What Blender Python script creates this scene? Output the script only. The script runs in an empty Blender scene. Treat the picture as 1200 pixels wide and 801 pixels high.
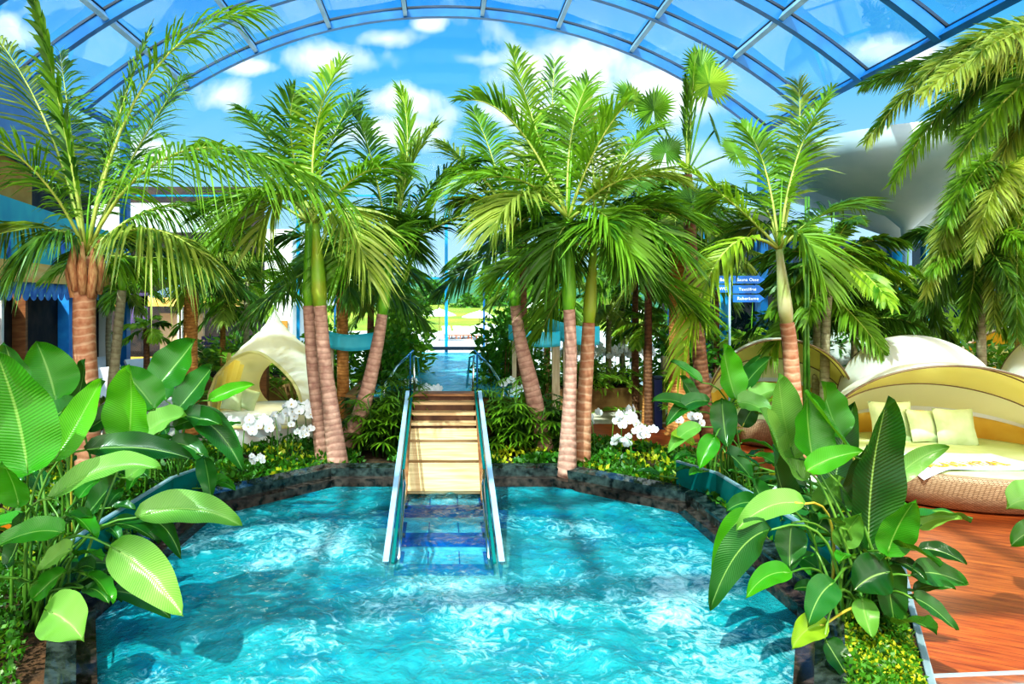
import bpy, bmesh, math, random
from mathutils import Vector as V, Matrix, noise
R = math.radians; PI = math.pi
C = bpy.context.scene.collection
F = 830.0; CX = 520.0; HY = 350.0; EYE = 2.7
def P(px, py, d):                      # survey helper: point at depth d metres in front of the viewpoint
    return V(((px-CX)/F*d, d, EYE+(HY-py)/F*d))
def G(px, py, z=0.0):                  # point on the level z seen at px,py
    d = F*(EYE-z)/(py-HY); return V(((px-CX)/F*d, d, z))
RND = random.Random(7)
def rr(a, b): return RND.uniform(a, b)

# ------------------------------------------------------------------ materials
def nodes_of(name):
    m = bpy.data.materials.new(name); m.use_nodes = True
    nt = m.node_tree; nt.nodes.clear()
    out = nt.nodes.new('ShaderNodeOutputMaterial'); return m, nt, out
def N(nt, t, **kw):
    n = nt.nodes.new(t)
    for k, v in kw.items():
        if k in n.inputs.keys(): n.inputs[k].default_value = v
        else: setattr(n, k, v)
    return n
def ramp(nt, fac, stops):
    r = nt.nodes.new('ShaderNodeValToRGB'); e = r.color_ramp.elements
    while len(e) < len(stops): e.new(.5)
    for i, (p, c) in enumerate(stops):
        e[i].position = p; e[i].color = (c[0], c[1], c[2], 1)
    nt.links.new(fac, r.inputs['Fac']); return r.outputs['Color']
def c4(c): return (c[0], c[1], c[2], 1)
def mat(name, col, rough=.6, col2=None, scale=6., metal=0, bump=0., bscale=None, spec=.5, emit=None, stretch=None, detail=3):
    m, nt, out = nodes_of(name)
    b = N(nt, 'ShaderNodeBsdfPrincipled', Roughness=rough, Metallic=metal)
    b.inputs['Specular IOR Level'].default_value = spec
    b.inputs['Base Color'].default_value = c4(col)
    tc = N(nt, 'ShaderNodeTexCoord'); src = tc.outputs['Object']
    if stretch:
        mp = N(nt, 'ShaderNodeMapping'); mp.inputs['Scale'].default_value = stretch
        nt.links.new(src, mp.inputs['Vector']); src = mp.outputs['Vector']
    if col2 is not None:
        n = N(nt, 'ShaderNodeTexNoise', Scale=scale, Detail=detail); nt.links.new(src, n.inputs['Vector'])
        nt.links.new(ramp(nt, n.outputs['Fac'], [(.35, col), (.65, col2)]), b.inputs['Base Color'])
    if bump:
        n = N(nt, 'ShaderNodeTexNoise', Scale=bscale or scale*3, Detail=3.); nt.links.new(src, n.inputs['Vector'])
        bp = N(nt, 'ShaderNodeBump', Strength=bump, Distance=.02); nt.links.new(n.outputs['Fac'], bp.inputs['Height'])
        nt.links.new(bp.outputs['Normal'], b.inputs['Normal'])
    if emit:
        b.inputs['Emission Color'].default_value = c4(emit[0]); b.inputs['Emission Strength'].default_value = emit[1]
    nt.links.new(b.outputs[0], out.inputs[0]); return m
def leafmat(name, dark, light, trans=.35, rough=.42, scale=3., veins=False, tcol=None, var=.35, spec=.5, isl=.55):
    m, nt, out = nodes_of(name)
    if veins: isl = 0.
    b = N(nt, 'ShaderNodeBsdfPrincipled', Roughness=rough); b.inputs['Specular IOR Level'].default_value = spec
    tc = N(nt, 'ShaderNodeTexCoord'); n = N(nt, 'ShaderNodeTexNoise', Scale=scale, Detail=2.)
    nt.links.new(tc.outputs['Object'], n.inputs['Vector'])
    oi = N(nt, 'ShaderNodeObjectInfo')
    ad = N(nt, 'ShaderNodeMath', operation='MULTIPLY_ADD'); ad.inputs[1].default_value = var; 
    nt.links.new(oi.outputs['Random'], ad.inputs[0]); nt.links.new(n.outputs['Fac'], ad.inputs[2])
    ge = N(nt, 'ShaderNodeNewGeometry'); ad2 = N(nt, 'ShaderNodeMath', operation='MULTIPLY_ADD'); ad2.inputs[1].default_value = isl
    nt.links.new(ge.outputs['Random Per Island'], ad2.inputs[0]); nt.links.new(ad.outputs[0], ad2.inputs[2]); ad = ad2
    lo = .35+var*.2+isl*.25; hi = .65+var*.8+isl*.8
    col = ramp(nt, ad.outputs[0], [(lo, dark), (hi, light)])
    if veins:
        sp = N(nt, 'ShaderNodeSeparateXYZ'); nt.links.new(tc.outputs['UV'], sp.inputs[0])
        a = N(nt, 'ShaderNodeMath', operation='SUBTRACT'); a.inputs[1].default_value = .5; nt.links.new(sp.outputs[0], a.inputs[0])
        a2 = N(nt, 'ShaderNodeMath', operation='ABSOLUTE'); nt.links.new(a.outputs[0], a2.inputs[0])
        # side veins sweep forward from midrib
        k = N(nt, 'ShaderNodeMath', operation='MULTIPLY_ADD'); k.inputs[1].default_value = -.25
        nt.links.new(a2.outputs[0], k.inputs[0]); nt.links.new(sp.outputs[1], k.inputs[2])
        s = N(nt, 'ShaderNodeMath', operation='MULTIPLY'); s.inputs[1].default_value = 260.; nt.links.new(k.outputs[0], s.inputs[0])
        si = N(nt, 'ShaderNodeMath', operation='SINE'); nt.links.new(s.outputs[0], si.inputs[0])
        vn = ramp(nt, si.outputs[0], [(.0, (.82, .84, .82)), (.9, (1.12, 1.12, 1.1))])
        mu = N(nt, 'ShaderNodeMix', data_type='RGBA', blend_type='MULTIPLY'); mu.inputs[0].default_value = 1
        nt.links.new(col, mu.inputs[6]); nt.links.new(vn, mu.inputs[7]); col = mu.outputs[2]
        mr = N(nt, 'ShaderNodeMapRange'); mr.inputs[1].default_value = .010; mr.inputs[2].default_value = .024
        mr.inputs[3].default_value = .6; mr.inputs[4].default_value = 0.; nt.links.new(a2.outputs[0], mr.inputs[0])
        m2 = N(nt, 'ShaderNodeMix', data_type='RGBA'); nt.links.new(mr.outputs[0], m2.inputs[0])
        nt.links.new(col, m2.inputs[6]); m2.inputs[7].default_value = (.30, .50, .12, 1); col = m2.outputs[2]
        bp = N(nt, 'ShaderNodeBump', Strength=.22, Distance=.006); nt.links.new(si.outputs[0], bp.inputs['Height'])
        nt.links.new(bp.outputs[0], b.inputs['Normal'])
    nt.links.new(col, b.inputs['Base Color'])
    t = N(nt, 'ShaderNodeBsdfTranslucent')
    mm = N(nt, 'ShaderNodeMix', data_type='RGBA'); mm.inputs[0].default_value = .55
    nt.links.new(col, mm.inputs[6]); mm.inputs[7].default_value = c4(tcol or (.42, .62, .03)); nt.links.new(mm.outputs[2], t.inputs[0])
    mx = N(nt, 'ShaderNodeMixShader'); mx.inputs[0].default_value = trans
    nt.links.new(b.outputs[0], mx.inputs[1]); nt.links.new(t.outputs[0], mx.inputs[2]); nt.links.new(mx.outputs[0], out.inputs[0])
    return m
def glassmat(name, tint, refl=.5, haze=0., hazecol=(1, 1, 1), streak=0.):
    m, nt, out = nodes_of(name)
    t = N(nt, 'ShaderNodeBsdfTransparent'); t.inputs[0].default_value = c4(tint)
    g = N(nt, 'ShaderNodeBsdfGlossy', Roughness=.02); g.inputs[0].default_value = (1, 1, 1, 1)
    fr = N(nt, 'ShaderNodeFresnel', IOR=1.45)
    k = N(nt, 'ShaderNodeMath', operation='MULTIPLY'); k.inputs[1].default_value = refl; nt.links.new(fr.outputs[0], k.inputs[0])
    mx = N(nt, 'ShaderNodeMixShader'); nt.links.new(k.outputs[0], mx.inputs[0])
    nt.links.new(t.outputs[0], mx.inputs[1]); nt.links.new(g.outputs[0], mx.inputs[2]); last = mx.outputs[0]
    if haze or streak:
        d = N(nt, 'ShaderNodeBsdfDiffuse'); d.inputs[0].default_value = c4(hazecol)
        tl = N(nt, 'ShaderNodeBsdfTranslucent'); tl.inputs[0].default_value = c4(hazecol)
        dd = N(nt, 'ShaderNodeMixShader'); dd.inputs[0].default_value = .5
        nt.links.new(d.outputs[0], dd.inputs[1]); nt.links.new(tl.outputs[0], dd.inputs[2])
        m2 = N(nt, 'ShaderNodeMixShader'); m2.inputs[0].default_value = haze
        if streak:
            tc = N(nt, 'ShaderNodeTexCoord'); mp = N(nt, 'ShaderNodeMapping')
            mp.inputs['Scale'].default_value = (1.6, .35, 1.6); mp.inputs['Rotation'].default_value = (0, 0, .5)
            nt.links.new(tc.outputs['Object'], mp.inputs[0])
            n = N(nt, 'ShaderNodeTexNoise', Scale=.8, Detail=4.); nt.links.new(mp.outputs[0], n.inputs['Vector'])
            mr = N(nt, 'ShaderNodeMapRange'); mr.inputs[1].default_value = .5; mr.inputs[2].default_value = .72
            mr.inputs[3].default_value = haze; mr.inputs[4].default_value = haze+streak
            nt.links.new(n.outputs['Fac'], mr.inputs[0]); nt.links.new(mr.outputs[0], m2.inputs[0])
        nt.links.new(last, m2.inputs[1]); nt.links.new(dd.outputs[0], m2.inputs[2]); last = m2.outputs[0]
    nt.links.new(last, out.inputs[0]); return m
def ringmat(name, a, b_, ring, freq=60., rough=.75, ringw=.36):
    m, nt, out = nodes_of(name)
    b = N(nt, 'ShaderNodeBsdfPrincipled', Roughness=rough); tc = N(nt, 'ShaderNodeTexCoord')
    n = N(nt, 'ShaderNodeTexNoise', Scale=14., Detail=4.); nt.links.new(tc.outputs['Object'], n.inputs['Vector'])
    col = ramp(nt, n.outputs['Fac'], [(.3, a), (.7, b_)])
    sp = N(nt, 'ShaderNodeSeparateXYZ'); nt.links.new(tc.outputs['UV'], sp.inputs[0])
    nn = N(nt, 'ShaderNodeTexNoise', Scale=3., Detail=2.); nt.links.new(tc.outputs['Object'], nn.inputs['Vector'])
    ad = N(nt, 'ShaderNodeMath', operation='MULTIPLY_ADD'); ad.inputs[1].default_value = .16
    nt.links.new(nn.outputs['Fac'], ad.inputs[0]); nt.links.new(sp.outputs[1], ad.inputs[2])
    s = N(nt, 'ShaderNodeMath', operation='MULTIPLY'); s.inputs[1].default_value = freq; nt.links.new(ad.outputs[0], s.inputs[0])
    si = N(nt, 'ShaderNodeMath', operation='SINE'); nt.links.new(s.outputs[0], si.inputs[0])
    mr = N(nt, 'ShaderNodeMapRange'); mr.inputs[1].default_value = .55; mr.inputs[2].default_value = .95; mr.inputs[4].default_value = ringw
    nt.links.new(si.outputs[0], mr.inputs[0])
    mx = N(nt, 'ShaderNodeMix', data_type='RGBA'); nt.links.new(mr.outputs[0], mx.inputs[0]); nt.links.new(col, mx.inputs[6]); mx.inputs[7].default_value = c4(ring)
    nt.links.new(mx.outputs[2], b.inputs['Base Color'])
    bp = N(nt, 'ShaderNodeBump', Strength=.3, Distance=.012); nt.links.new(si.outputs[0], bp.inputs['Height']); nt.links.new(bp.outputs[0], b.inputs['Normal'])
    nt.links.new(b.outputs[0], out.inputs[0]); return m

M = {}
M['palm'] = leafmat('palm_leaf', (.018, .085, .010), (.20, .38, .030), .38)
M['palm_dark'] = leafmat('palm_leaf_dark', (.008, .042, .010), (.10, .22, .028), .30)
M['palm_yellow'] = leafmat('palm_leaf_yellow', (.08, .24, .012), (.40, .56, .05), .42)
M['palm_olive'] = leafmat('palm_leaf_olive', (.04, .11, .012), (.36, .42, .08), .38)
M['palm_dry'] = leafmat('dry_leaf', (.30, .24, .12), (.5, .42, .22), .3, tcol=(.6, .5, .2))
M['rachis'] = mat('leaf_rib', (.34, .42, .08), .5, (.48, .50, .12), 8)
M['rachis_brown'] = mat('leaf_rib_brown', (.38, .26, .12), .6, (.5, .38, .18), 8)
M['banana'] = leafmat('broad_leaf', (.005, .052, .010), (.045, .25, .018), .22, .2, 1.5, veins=True, var=.7)
M['banana_light'] = leafmat('broad_leaf_pale', (.09, .28, .04), (.26, .50, .12), .30, .26, 1.5, veins=True)
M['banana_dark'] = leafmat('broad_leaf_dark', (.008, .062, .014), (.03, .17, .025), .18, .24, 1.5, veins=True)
M['banana_bright'] = leafmat('broad_leaf_bright', (.02, .20, .010), (.13, .48, .02), .34, .26, 1.5, veins=True)
M['banana_yellow'] = leafmat('broad_leaf_yellow', (.16, .34, .02), (.36, .50, .04), .3, .3, 1.5, veins=True)
M['stalk'] = mat('leaf_stalk', (.05, .17, .02), .4, (.13, .28, .04), 5)
M['stalk_y'] = mat('leaf_stalk_yellow', (.50, .36, .04), .5, (.42, .40, .06), 5)
M['shrub'] = leafmat('shrub_leaf', (.016, .09, .010), (.09, .28, .02), .3)
M['shrub_light'] = leafmat('shrub_leaf_light', (.06, .20, .012), (.28, .46, .04), .35)
M['cover'] = leafmat('cover_leaf', (.010, .06, .010), (.06, .22, .016), .25, scale=9)
M['cover_y'] = leafmat('cover_leaf_yellow', (.10, .26, .015), (.55, .56, .03), .3, scale=9)
M['trunk_pink'] = ringmat('trunk_pink_grey', (.40, .21, .16), (.62, .38, .29), (.22, .08, .055), 75)
M['trunk_red'] = ringmat('trunk_red_ringed', (.36, .14, .07), (.50, .27, .16), (.70, .52, .36), 60)
M['trunk_orange'] = ringmat('trunk_orange', (.46, .19, .05), (.68, .34, .11), (.25, .09, .03), 110, ringw=.4)
M['trunk_brown'] = ringmat('trunk_brown', (.14, .06, .03), (.27, .13, .06), (.07, .03, .02), 80)
M['trunk_grey'] = ringmat('trunk_grey', (.30, .26, .16), (.45, .40, .26), (.2, .15, .09), 60)
M['shaft'] = mat('crownshaft_green', (.13, .36, .02), .4, (.26, .52, .04), 3, stretch=(8, 8, 1))
M['shaft_y'] = mat('crownshaft_yellow', (.38, .42, .04), .4, (.30, .48, .05), 3)
M['shaft_cream'] = mat('crownshaft_cream', (.55, .50, .28), .4, (.40, .45, .16), 3)
M['fibre'] = mat('trunk_fibre', (.42, .17, .08), .8, (.62, .38, .20), 9, bump=.5, stretch=(4, 4, .8))
M['soil'] = mat('soil', (.035, .022, .012), .95, (.10, .055, .025), 12, bump=.8)
M['marble'] = mat('dark_marble', (.006, .010, .010), .07, (.06, .085, .08), 14, detail=10)
M['marble_b'] = mat('brown_marble', (.008, .008, .007), .08, (.08, .06, .05), 14, detail=10)
M['teal_glass'] = glassmat('teal_glass', (.12, .55, .52), .8, .42, (.02, .42, .40), .35)
M['frost'] = glassmat('frosted_glass', (.70, .90, .95), .8, .45, (.75, .90, 1.0))
M['clear'] = glassmat('clear_glass', (.90, .98, .99), .22, .01)
M['roof_glass'] = glassmat('roof_glass', (.66, .88, .98), .14, .015, (.80, .92, 1), .05)
M['dark_glass'] = glassmat('dark_window_glass', (.10, .30, .36), 1.2, .35, (.01, .07, .09))
M['blue_steel'] = mat('blue_steel', (.010, .13, .36), .35, (.02, .19, .46), 1.5)
M['pale_steel'] = mat('pale_steel', (.28, .48, .68), .35, (.42, .60, .76), 1.5)
M['cyan_steel'] = mat('cyan_paint', (.02, .36, .68), .4)
M['black_seal'] = mat('black_seal', (.008, .015, .03), .5)
M['chrome'] = mat('chrome', (.8, .84, .86), .12, metal=1)
M['white_paint'] = mat('white_paint', (.78, .80, .80), .55, (.70, .74, .76), 2)
M['white_canvas'] = mat('white_canvas', (.82, .83, .84), .8, (.72, .75, .80), 4, bump=.15)
M['plaster_grey'] = mat('grey_plaster', (.34, .44, .48), .7, (.44, .52, .54), 1)
M['cream'] = mat('cream_wall', (.52, .38, .25), .8, (.62, .48, .34), 2)
M['sand'] = mat('sandstone_floor', (.62, .50, .38), .7, (.82, .74, .62), 1.2, bump=.1)
M['yellow_wall'] = mat('yellow_wall', (.60, .34, .04), .7, (.70, .46, .08), 2)
M['orange_wall'] = mat('orange_wall', (.42, .20, .03), .8, (.50, .28, .06), 2)
M['beam'] = mat('ochre_beam', (.86, .46, .10), .6, (.92, .60, .20), 1.5, stretch=(1, .3, 6))
M['blue_panel'] = mat('blue_panel', (.01, .22, .68), .5, (.03, .34, .80), 3)
M['valance'] = mat('blue_valance', (.03, .14, .50), .7, (.12, .34, .72), 5)
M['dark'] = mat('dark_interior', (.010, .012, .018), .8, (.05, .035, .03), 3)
M['purple'] = mat('purple_blind', (.05, .035, .11), .7, (.10, .07, .19), 4)
M['navy'] = mat('navy_post', (.012, .016, .05), .4)
M['wood_post'] = mat('wood_post', (.46, .38, .24), .6, (.60, .52, .36), 4, stretch=(6, 6, 1))
M['brown_wood'] = mat('brown_wood', (.20, .08, .03), .6, (.32, .15, .06), 4, stretch=(1, 1, 6))
M['sign_blue'] = mat('turquoise_sign', (.05, .60, .80), .4, (.14, .72, .88), 2)
M['arrow_blue'] = mat('blue_sign', (.005, .17, .60), .4)
M['letter'] = mat('white_letters', (.75, .85, 1.0), .5, emit=((.75, .85, 1.0), .3))
M['orange_letter'] = mat('orange_letters', (.85, .36, .02), .6)
M['mattress'] = mat('white_mattress', (.80, .80, .70), .85, (.88, .88, .82), 3, bump=.2, bscale=6)
M['lime_mattress'] = mat('lime_mattress', (.50, .58, .26), .85, (.60, .66, .36), 3, bump=.2, bscale=6)
M['cushion'] = mat('pale_green_cushion', (.46, .56, .30), .85, (.56, .64, .40), 5, bump=.2)
M['towel'] = mat('white_towel', (.70, .73, .80), .95, (.64, .68, .78), 6, bump=.2)
M['yellow_cloth'] = leafmat('yellow_canopy_cloth', (.80, .68, .20), (.90, .80, .34), .6, .8, 1.5, tcol=(1.0, .86, .25), var=.1, spec=.1)
M['orange_cloth'] = leafmat('orange_canopy_cloth', (.62, .36, .03), (.80, .52, .08), .3, .8, 1.5, tcol=(1.0, .6, .1), var=.1, spec=.1)
M['sheer'] = leafmat('sheer_panel', (.84, .80, .42), (.93, .89, .56), .6, .8, 2., tcol=(1, .95, .6), var=.1, spec=.1)
M['canopy_white'] = leafmat('white_canopy_cloth', (.80, .82, .84), (.90, .91, .92), .5, .8, 2., tcol=(1, .95, .7), var=.1, spec=.1)
M['bronze'] = mat('bronze_tube', (.22, .14, .07), .4)
M['petal'] = leafmat('orchid_petal', (.80, .82, .84), (.92, .93, .95), .3, .5, 3., tcol=(1, 1, 1), var=.1)
M['orange_flower'] = leafmat('orange_petal', (.85, .20, .02), (.95, .45, .04), .3, .5, 3., tcol=(1, .4, 0), var=.1)
M['orchid_core'] = mat('orchid_centre', (.7, .5, .12), .6)
M['grass'] = mat('meadow', (.15, .27, .02), .9, (.30, .38, .04), .15, bump=.4, bscale=2)
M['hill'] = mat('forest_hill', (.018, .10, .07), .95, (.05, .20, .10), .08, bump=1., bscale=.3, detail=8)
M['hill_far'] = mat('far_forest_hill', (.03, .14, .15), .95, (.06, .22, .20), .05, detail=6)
M['terrace'] = mat('pale_terrace', (.42, .48, .50), .8, (.54, .56, .54), .3)
M['red_wood'] = mat('red_lounger', (.45, .12, .03), .6)
M['brick'] = mat('stone_planter', (.20, .10, .04), .8, (.42, .25, .10), 3, bump=.4)

def deckmat():
    m, nt, out = nodes_of('red_decking'); b = N(nt, 'ShaderNodeBsdfPrincipled', Roughness=.38)
    tc = N(nt, 'ShaderNodeTexCoord'); mp = N(nt, 'ShaderNodeMapping'); mp.inputs['Rotation'].default_value = (0, 0, R(-62))
    nt.links.new(tc.outputs['Object'], mp.inputs[0])
    sp = N(nt, 'ShaderNodeSeparateXYZ'); nt.links.new(mp.outputs[0], sp.inputs[0])
    mu = N(nt, 'ShaderNodeMath', operation='MULTIPLY'); mu.inputs[1].default_value = 8.; nt.links.new(sp.outputs[0], mu.inputs[0])
    fr = N(nt, 'ShaderNodeMath', operation='FRACT'); nt.links.new(mu.outputs[0], fr.inputs[0])
    gap = N(nt, 'ShaderNodeMath', operation='LESS_THAN'); gap.inputs[1].default_value = .05; nt.links.new(fr.outputs[0], gap.inputs[0])
    m2 = N(nt, 'ShaderNodeMapping'); m2.inputs['Scale'].default_value = (9, 1.2, 1); nt.links.new(mp.outputs[0], m2.inputs[0])
    n = N(nt, 'ShaderNodeTexNoise', Scale=2., Detail=6.); nt.links.new(m2.outputs[0], n.inputs['Vector'])
    col = ramp(nt, n.outputs['Fac'], [(.3, (.22, .040, .012)), (.7, (.50, .125, .025))])
    mx = N(nt, 'ShaderNodeMix', data_type='RGBA'); nt.links.new(gap.outputs[0], mx.inputs[0]); nt.links.new(col, mx.inputs[6]); mx.inputs[7].default_value = (.10, .02, .008, 1)
    nt.links.new(mx.outputs[2], b.inputs['Base Color']); nt.links.new(b.outputs[0], out.inputs[0]); return m
M['deck'] = deckmat()
def wickermat():
    m, nt, out = nodes_of('woven_wicker'); b = N(nt, 'ShaderNodeBsdfPrincipled', Roughness=.6)
    tc = N(nt, 'ShaderNodeTexCoord'); br = N(nt, 'ShaderNodeTexBrick', Scale=1.)
    mp = N(nt, 'ShaderNodeMapping'); mp.inputs['Scale'].default_value = (24, 24, 24); nt.links.new(tc.outputs['UV'], mp.inputs[0])
    nt.links.new(mp.outputs[0], br.inputs['Vector'])
    br.inputs['Color1'].default_value = (.46, .30, .17, 1); br.inputs['Color2'].default_value = (.60, .42, .26, 1); br.inputs['Mortar'].default_value = (.14, .07, .035, 1)
    br.inputs['Mortar Size'].default_value = .07; br.inputs['Brick Width'].default_value = 1.; br.inputs['Row Height'].default_value = .5
    nt.links.new(br.outputs[0], b.inputs['Base Color'])
    bp = N(nt, 'ShaderNodeBump', Strength=.7, Distance=.01); bp.invert = True; nt.links.new(br.outputs['Fac'], bp.inputs['Height']); nt.links.new(bp.outputs[0], b.inputs['Normal'])
    nt.links.new(b.outputs[0], out.inputs[0]); return m
M['wicker'] = wickermat()
def stepmat():
    m, nt, out = nodes_of('step_wood'); b = N(nt, 'ShaderNodeBsdfPrincipled', Roughness=.5)
    tc = N(nt, 'ShaderNodeTexCoord'); mp = N(nt, 'ShaderNodeMapping'); mp.inputs['Scale'].default_value = (1.5, 22, 22); nt.links.new(tc.outputs['Object'], mp.inputs[0])
    n = N(nt, 'ShaderNodeTexNoise', Scale=1.5, Detail=5.); nt.links.new(mp.outputs[0], n.inputs['Vector'])
    nt.links.new(ramp(nt, n.outputs['Fac'], [(.3, (.50, .30, .14)), (.7, (.80, .56, .32))]), b.inputs['Base Color'])
    nt.links.new(b.outputs[0], out.inputs[0]); return m
M['step'] = stepmat()
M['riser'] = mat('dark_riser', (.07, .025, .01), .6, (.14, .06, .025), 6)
def tilemat():
    m, nt, out = nodes_of('pool_tile'); b = N(nt, 'ShaderNodeBsdfPrincipled', Roughness=.3)
    tc = N(nt, 'ShaderNodeTexCoord'); n = N(nt, 'ShaderNodeTexNoise', Scale=1.2, Detail=3.); nt.links.new(tc.outputs['Object'], n.inputs['Vector'])
    col = ramp(nt, n.outputs['Fac'], [(.3, (.02, .46, .62)), (.7, (.04, .58, .72))])
    nt.links.new(col, b.inputs['Base Color']); nt.links.new(b.outputs[0], out.inputs[0]); return m
M['tile'] = tilemat()
M['tile_pale'] = mat('pale_tile', (.34, .76, .90), .3, (.55, .88, .95), 3)
M['tile_blue'] = mat('cobalt_tile', (.004, .06, .42), .3, (.01, .14, .56), 6)
def watermat(name, foam, deep, mid, tmix, bstr, sc=1., calm=False):
    m, nt, out = nodes_of(name)
    tc = N(nt, 'ShaderNodeTexCoord')
    wn = N(nt, 'ShaderNodeTexNoise', Scale=2.2*sc, Detail=6., Roughness=.62, Distortion=.7); nt.links.new(tc.outputs['Object'], wn.inputs['Vector'])
    wf = N(nt, 'ShaderNodeTexNoise', Scale=9.*sc, Detail=5., Roughness=.7, Distortion=1.4); nt.links.new(tc.outputs['Object'], wf.inputs['Vector'])
    big = N(nt, 'ShaderNodeTexNoise', Scale=.75*sc, Detail=2.); nt.links.new(tc.outputs['Object'], big.inputs['Vector'])
    col = ramp(nt, wn.outputs['Fac'], [(.34, deep), (.52, mid), (.75, (.04, .44, .54))])
    # foam where fine noise and big patches meet
    ad = N(nt, 'ShaderNodeMath', operation='ADD'); nt.links.new(wf.outputs['Fac'], ad.inputs[0]); nt.links.new(big.outputs['Fac'], ad.inputs[1])
    mr = N(nt, 'ShaderNodeMapRange'); mr.inputs[1].default_value = 1.02; mr.inputs[2].default_value = 1.30; mr.inputs[4].default_value = foam
    nt.links.new(ad.outputs[0], mr.inputs[0])
    mx = N(nt, 'ShaderNodeMix', data_type='RGBA'); nt.links.new(mr.outputs[0], mx.inputs[0]); nt.links.new(col, mx.inputs[6]); mx.inputs[7].default_value = (.62, .84, .88, 1)
    d = N(nt, 'ShaderNodeBsdfDiffuse'); nt.links.new(mx.outputs[2], d.inputs[0])
    t = N(nt, 'ShaderNodeBsdfTransparent'); t.inputs[0].default_value = (.62, .95, 1.0, 1)
    tm = N(nt, 'ShaderNodeMath', operation='SUBTRACT', use_clamp=True); tm.inputs[0].default_value = tmix
    if calm:   # calmer, clearer water over the steps
        sx_ = N(nt, 'ShaderNodeSeparateXYZ'); nt.links.new(tc.outputs['Object'], sx_.inputs[0])
        ab = N(nt, 'ShaderNodeMath', operation='ABSOLUTE'); nt.links.new(sx_.outputs[0], ab.inputs[0])
        m1 = N(nt, 'ShaderNodeMapRange'); m1.inputs[1].default_value = .45; m1.inputs[2].default_value = .85; m1.inputs[3].default_value = 1; m1.inputs[4].default_value = 0; nt.links.new(ab.outputs[0], m1.inputs[0])
        m2_ = N(nt, 'ShaderNodeMapRange'); m2_.inputs[1].default_value = -.6; m2_.inputs[2].default_value = .5; nt.links.new(sx_.outputs[1], m2_.inputs[0])
        pr_ = N(nt, 'ShaderNodeMath', operation='MULTIPLY'); nt.links.new(m1.outputs[0], pr_.inputs[0]); nt.links.new(m2_.outputs[0], pr_.inputs[1])
        ma_ = N(nt, 'ShaderNodeMath', operation='MULTIPLY_ADD'); ma_.inputs[1].default_value = .60; ma_.inputs[2].default_value = tmix; nt.links.new(pr_.outputs[0], ma_.inputs[0]); nt.links.new(ma_.outputs[0], tm.inputs[0])
    nt.links.new(mr.outputs[0], tm.inputs[1])
    ms = N(nt, 'ShaderNodeMixShader'); nt.links.new(tm.outputs[0], ms.inputs[0]); nt.links.new(d.outputs[0], ms.inputs[1]); nt.links.new(t.outputs[0], ms.inputs[2])
    g = N(nt, 'ShaderNodeBsdfGlossy', Roughness=.08)
    fr = N(nt, 'ShaderNodeFresnel', IOR=1.33)
    a3 = N(nt, 'ShaderNodeMath', operation='ADD'); nt.links.new(wn.outputs['Fac'], a3.inputs[0])
    m3 = N(nt, 'ShaderNodeMath', operation='MULTIPLY'); m3.inputs[1].default_value = .35; nt.links.new(wf.outputs['Fac'], m3.inputs[0]); nt.links.new(m3.outputs[0], a3.inputs[1])
    bp = N(nt, 'ShaderNodeBump', Strength=bstr, Distance=.12); nt.links.new(a3.outputs[0], bp.inputs['Height'])
    for q in (g, fr): nt.links.new(bp.outputs[0], q.inputs['Normal'])
    nt.links.new(bp.outputs[0], d.inputs['Normal'])
    m4 = N(nt, 'ShaderNodeMixShader'); nt.links.new(fr.outputs[0], m4.inputs[0]); nt.links.new(ms.outputs[0], m4.inputs[1]); nt.links.new(g.outputs[0], m4.inputs[2])
    nt.links.new(m4.outputs[0], out.inputs[0]); return m
M['water'] = watermat('whirlpool_water', .62, (.004, .25, .37), (.014, .36, .41), .32, .6, calm=True)
M['water_far'] = watermat('calm_pool_water', .18, (.04, .50, .80), (.16, .76, .95), .15, .35, 1.3)

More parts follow.
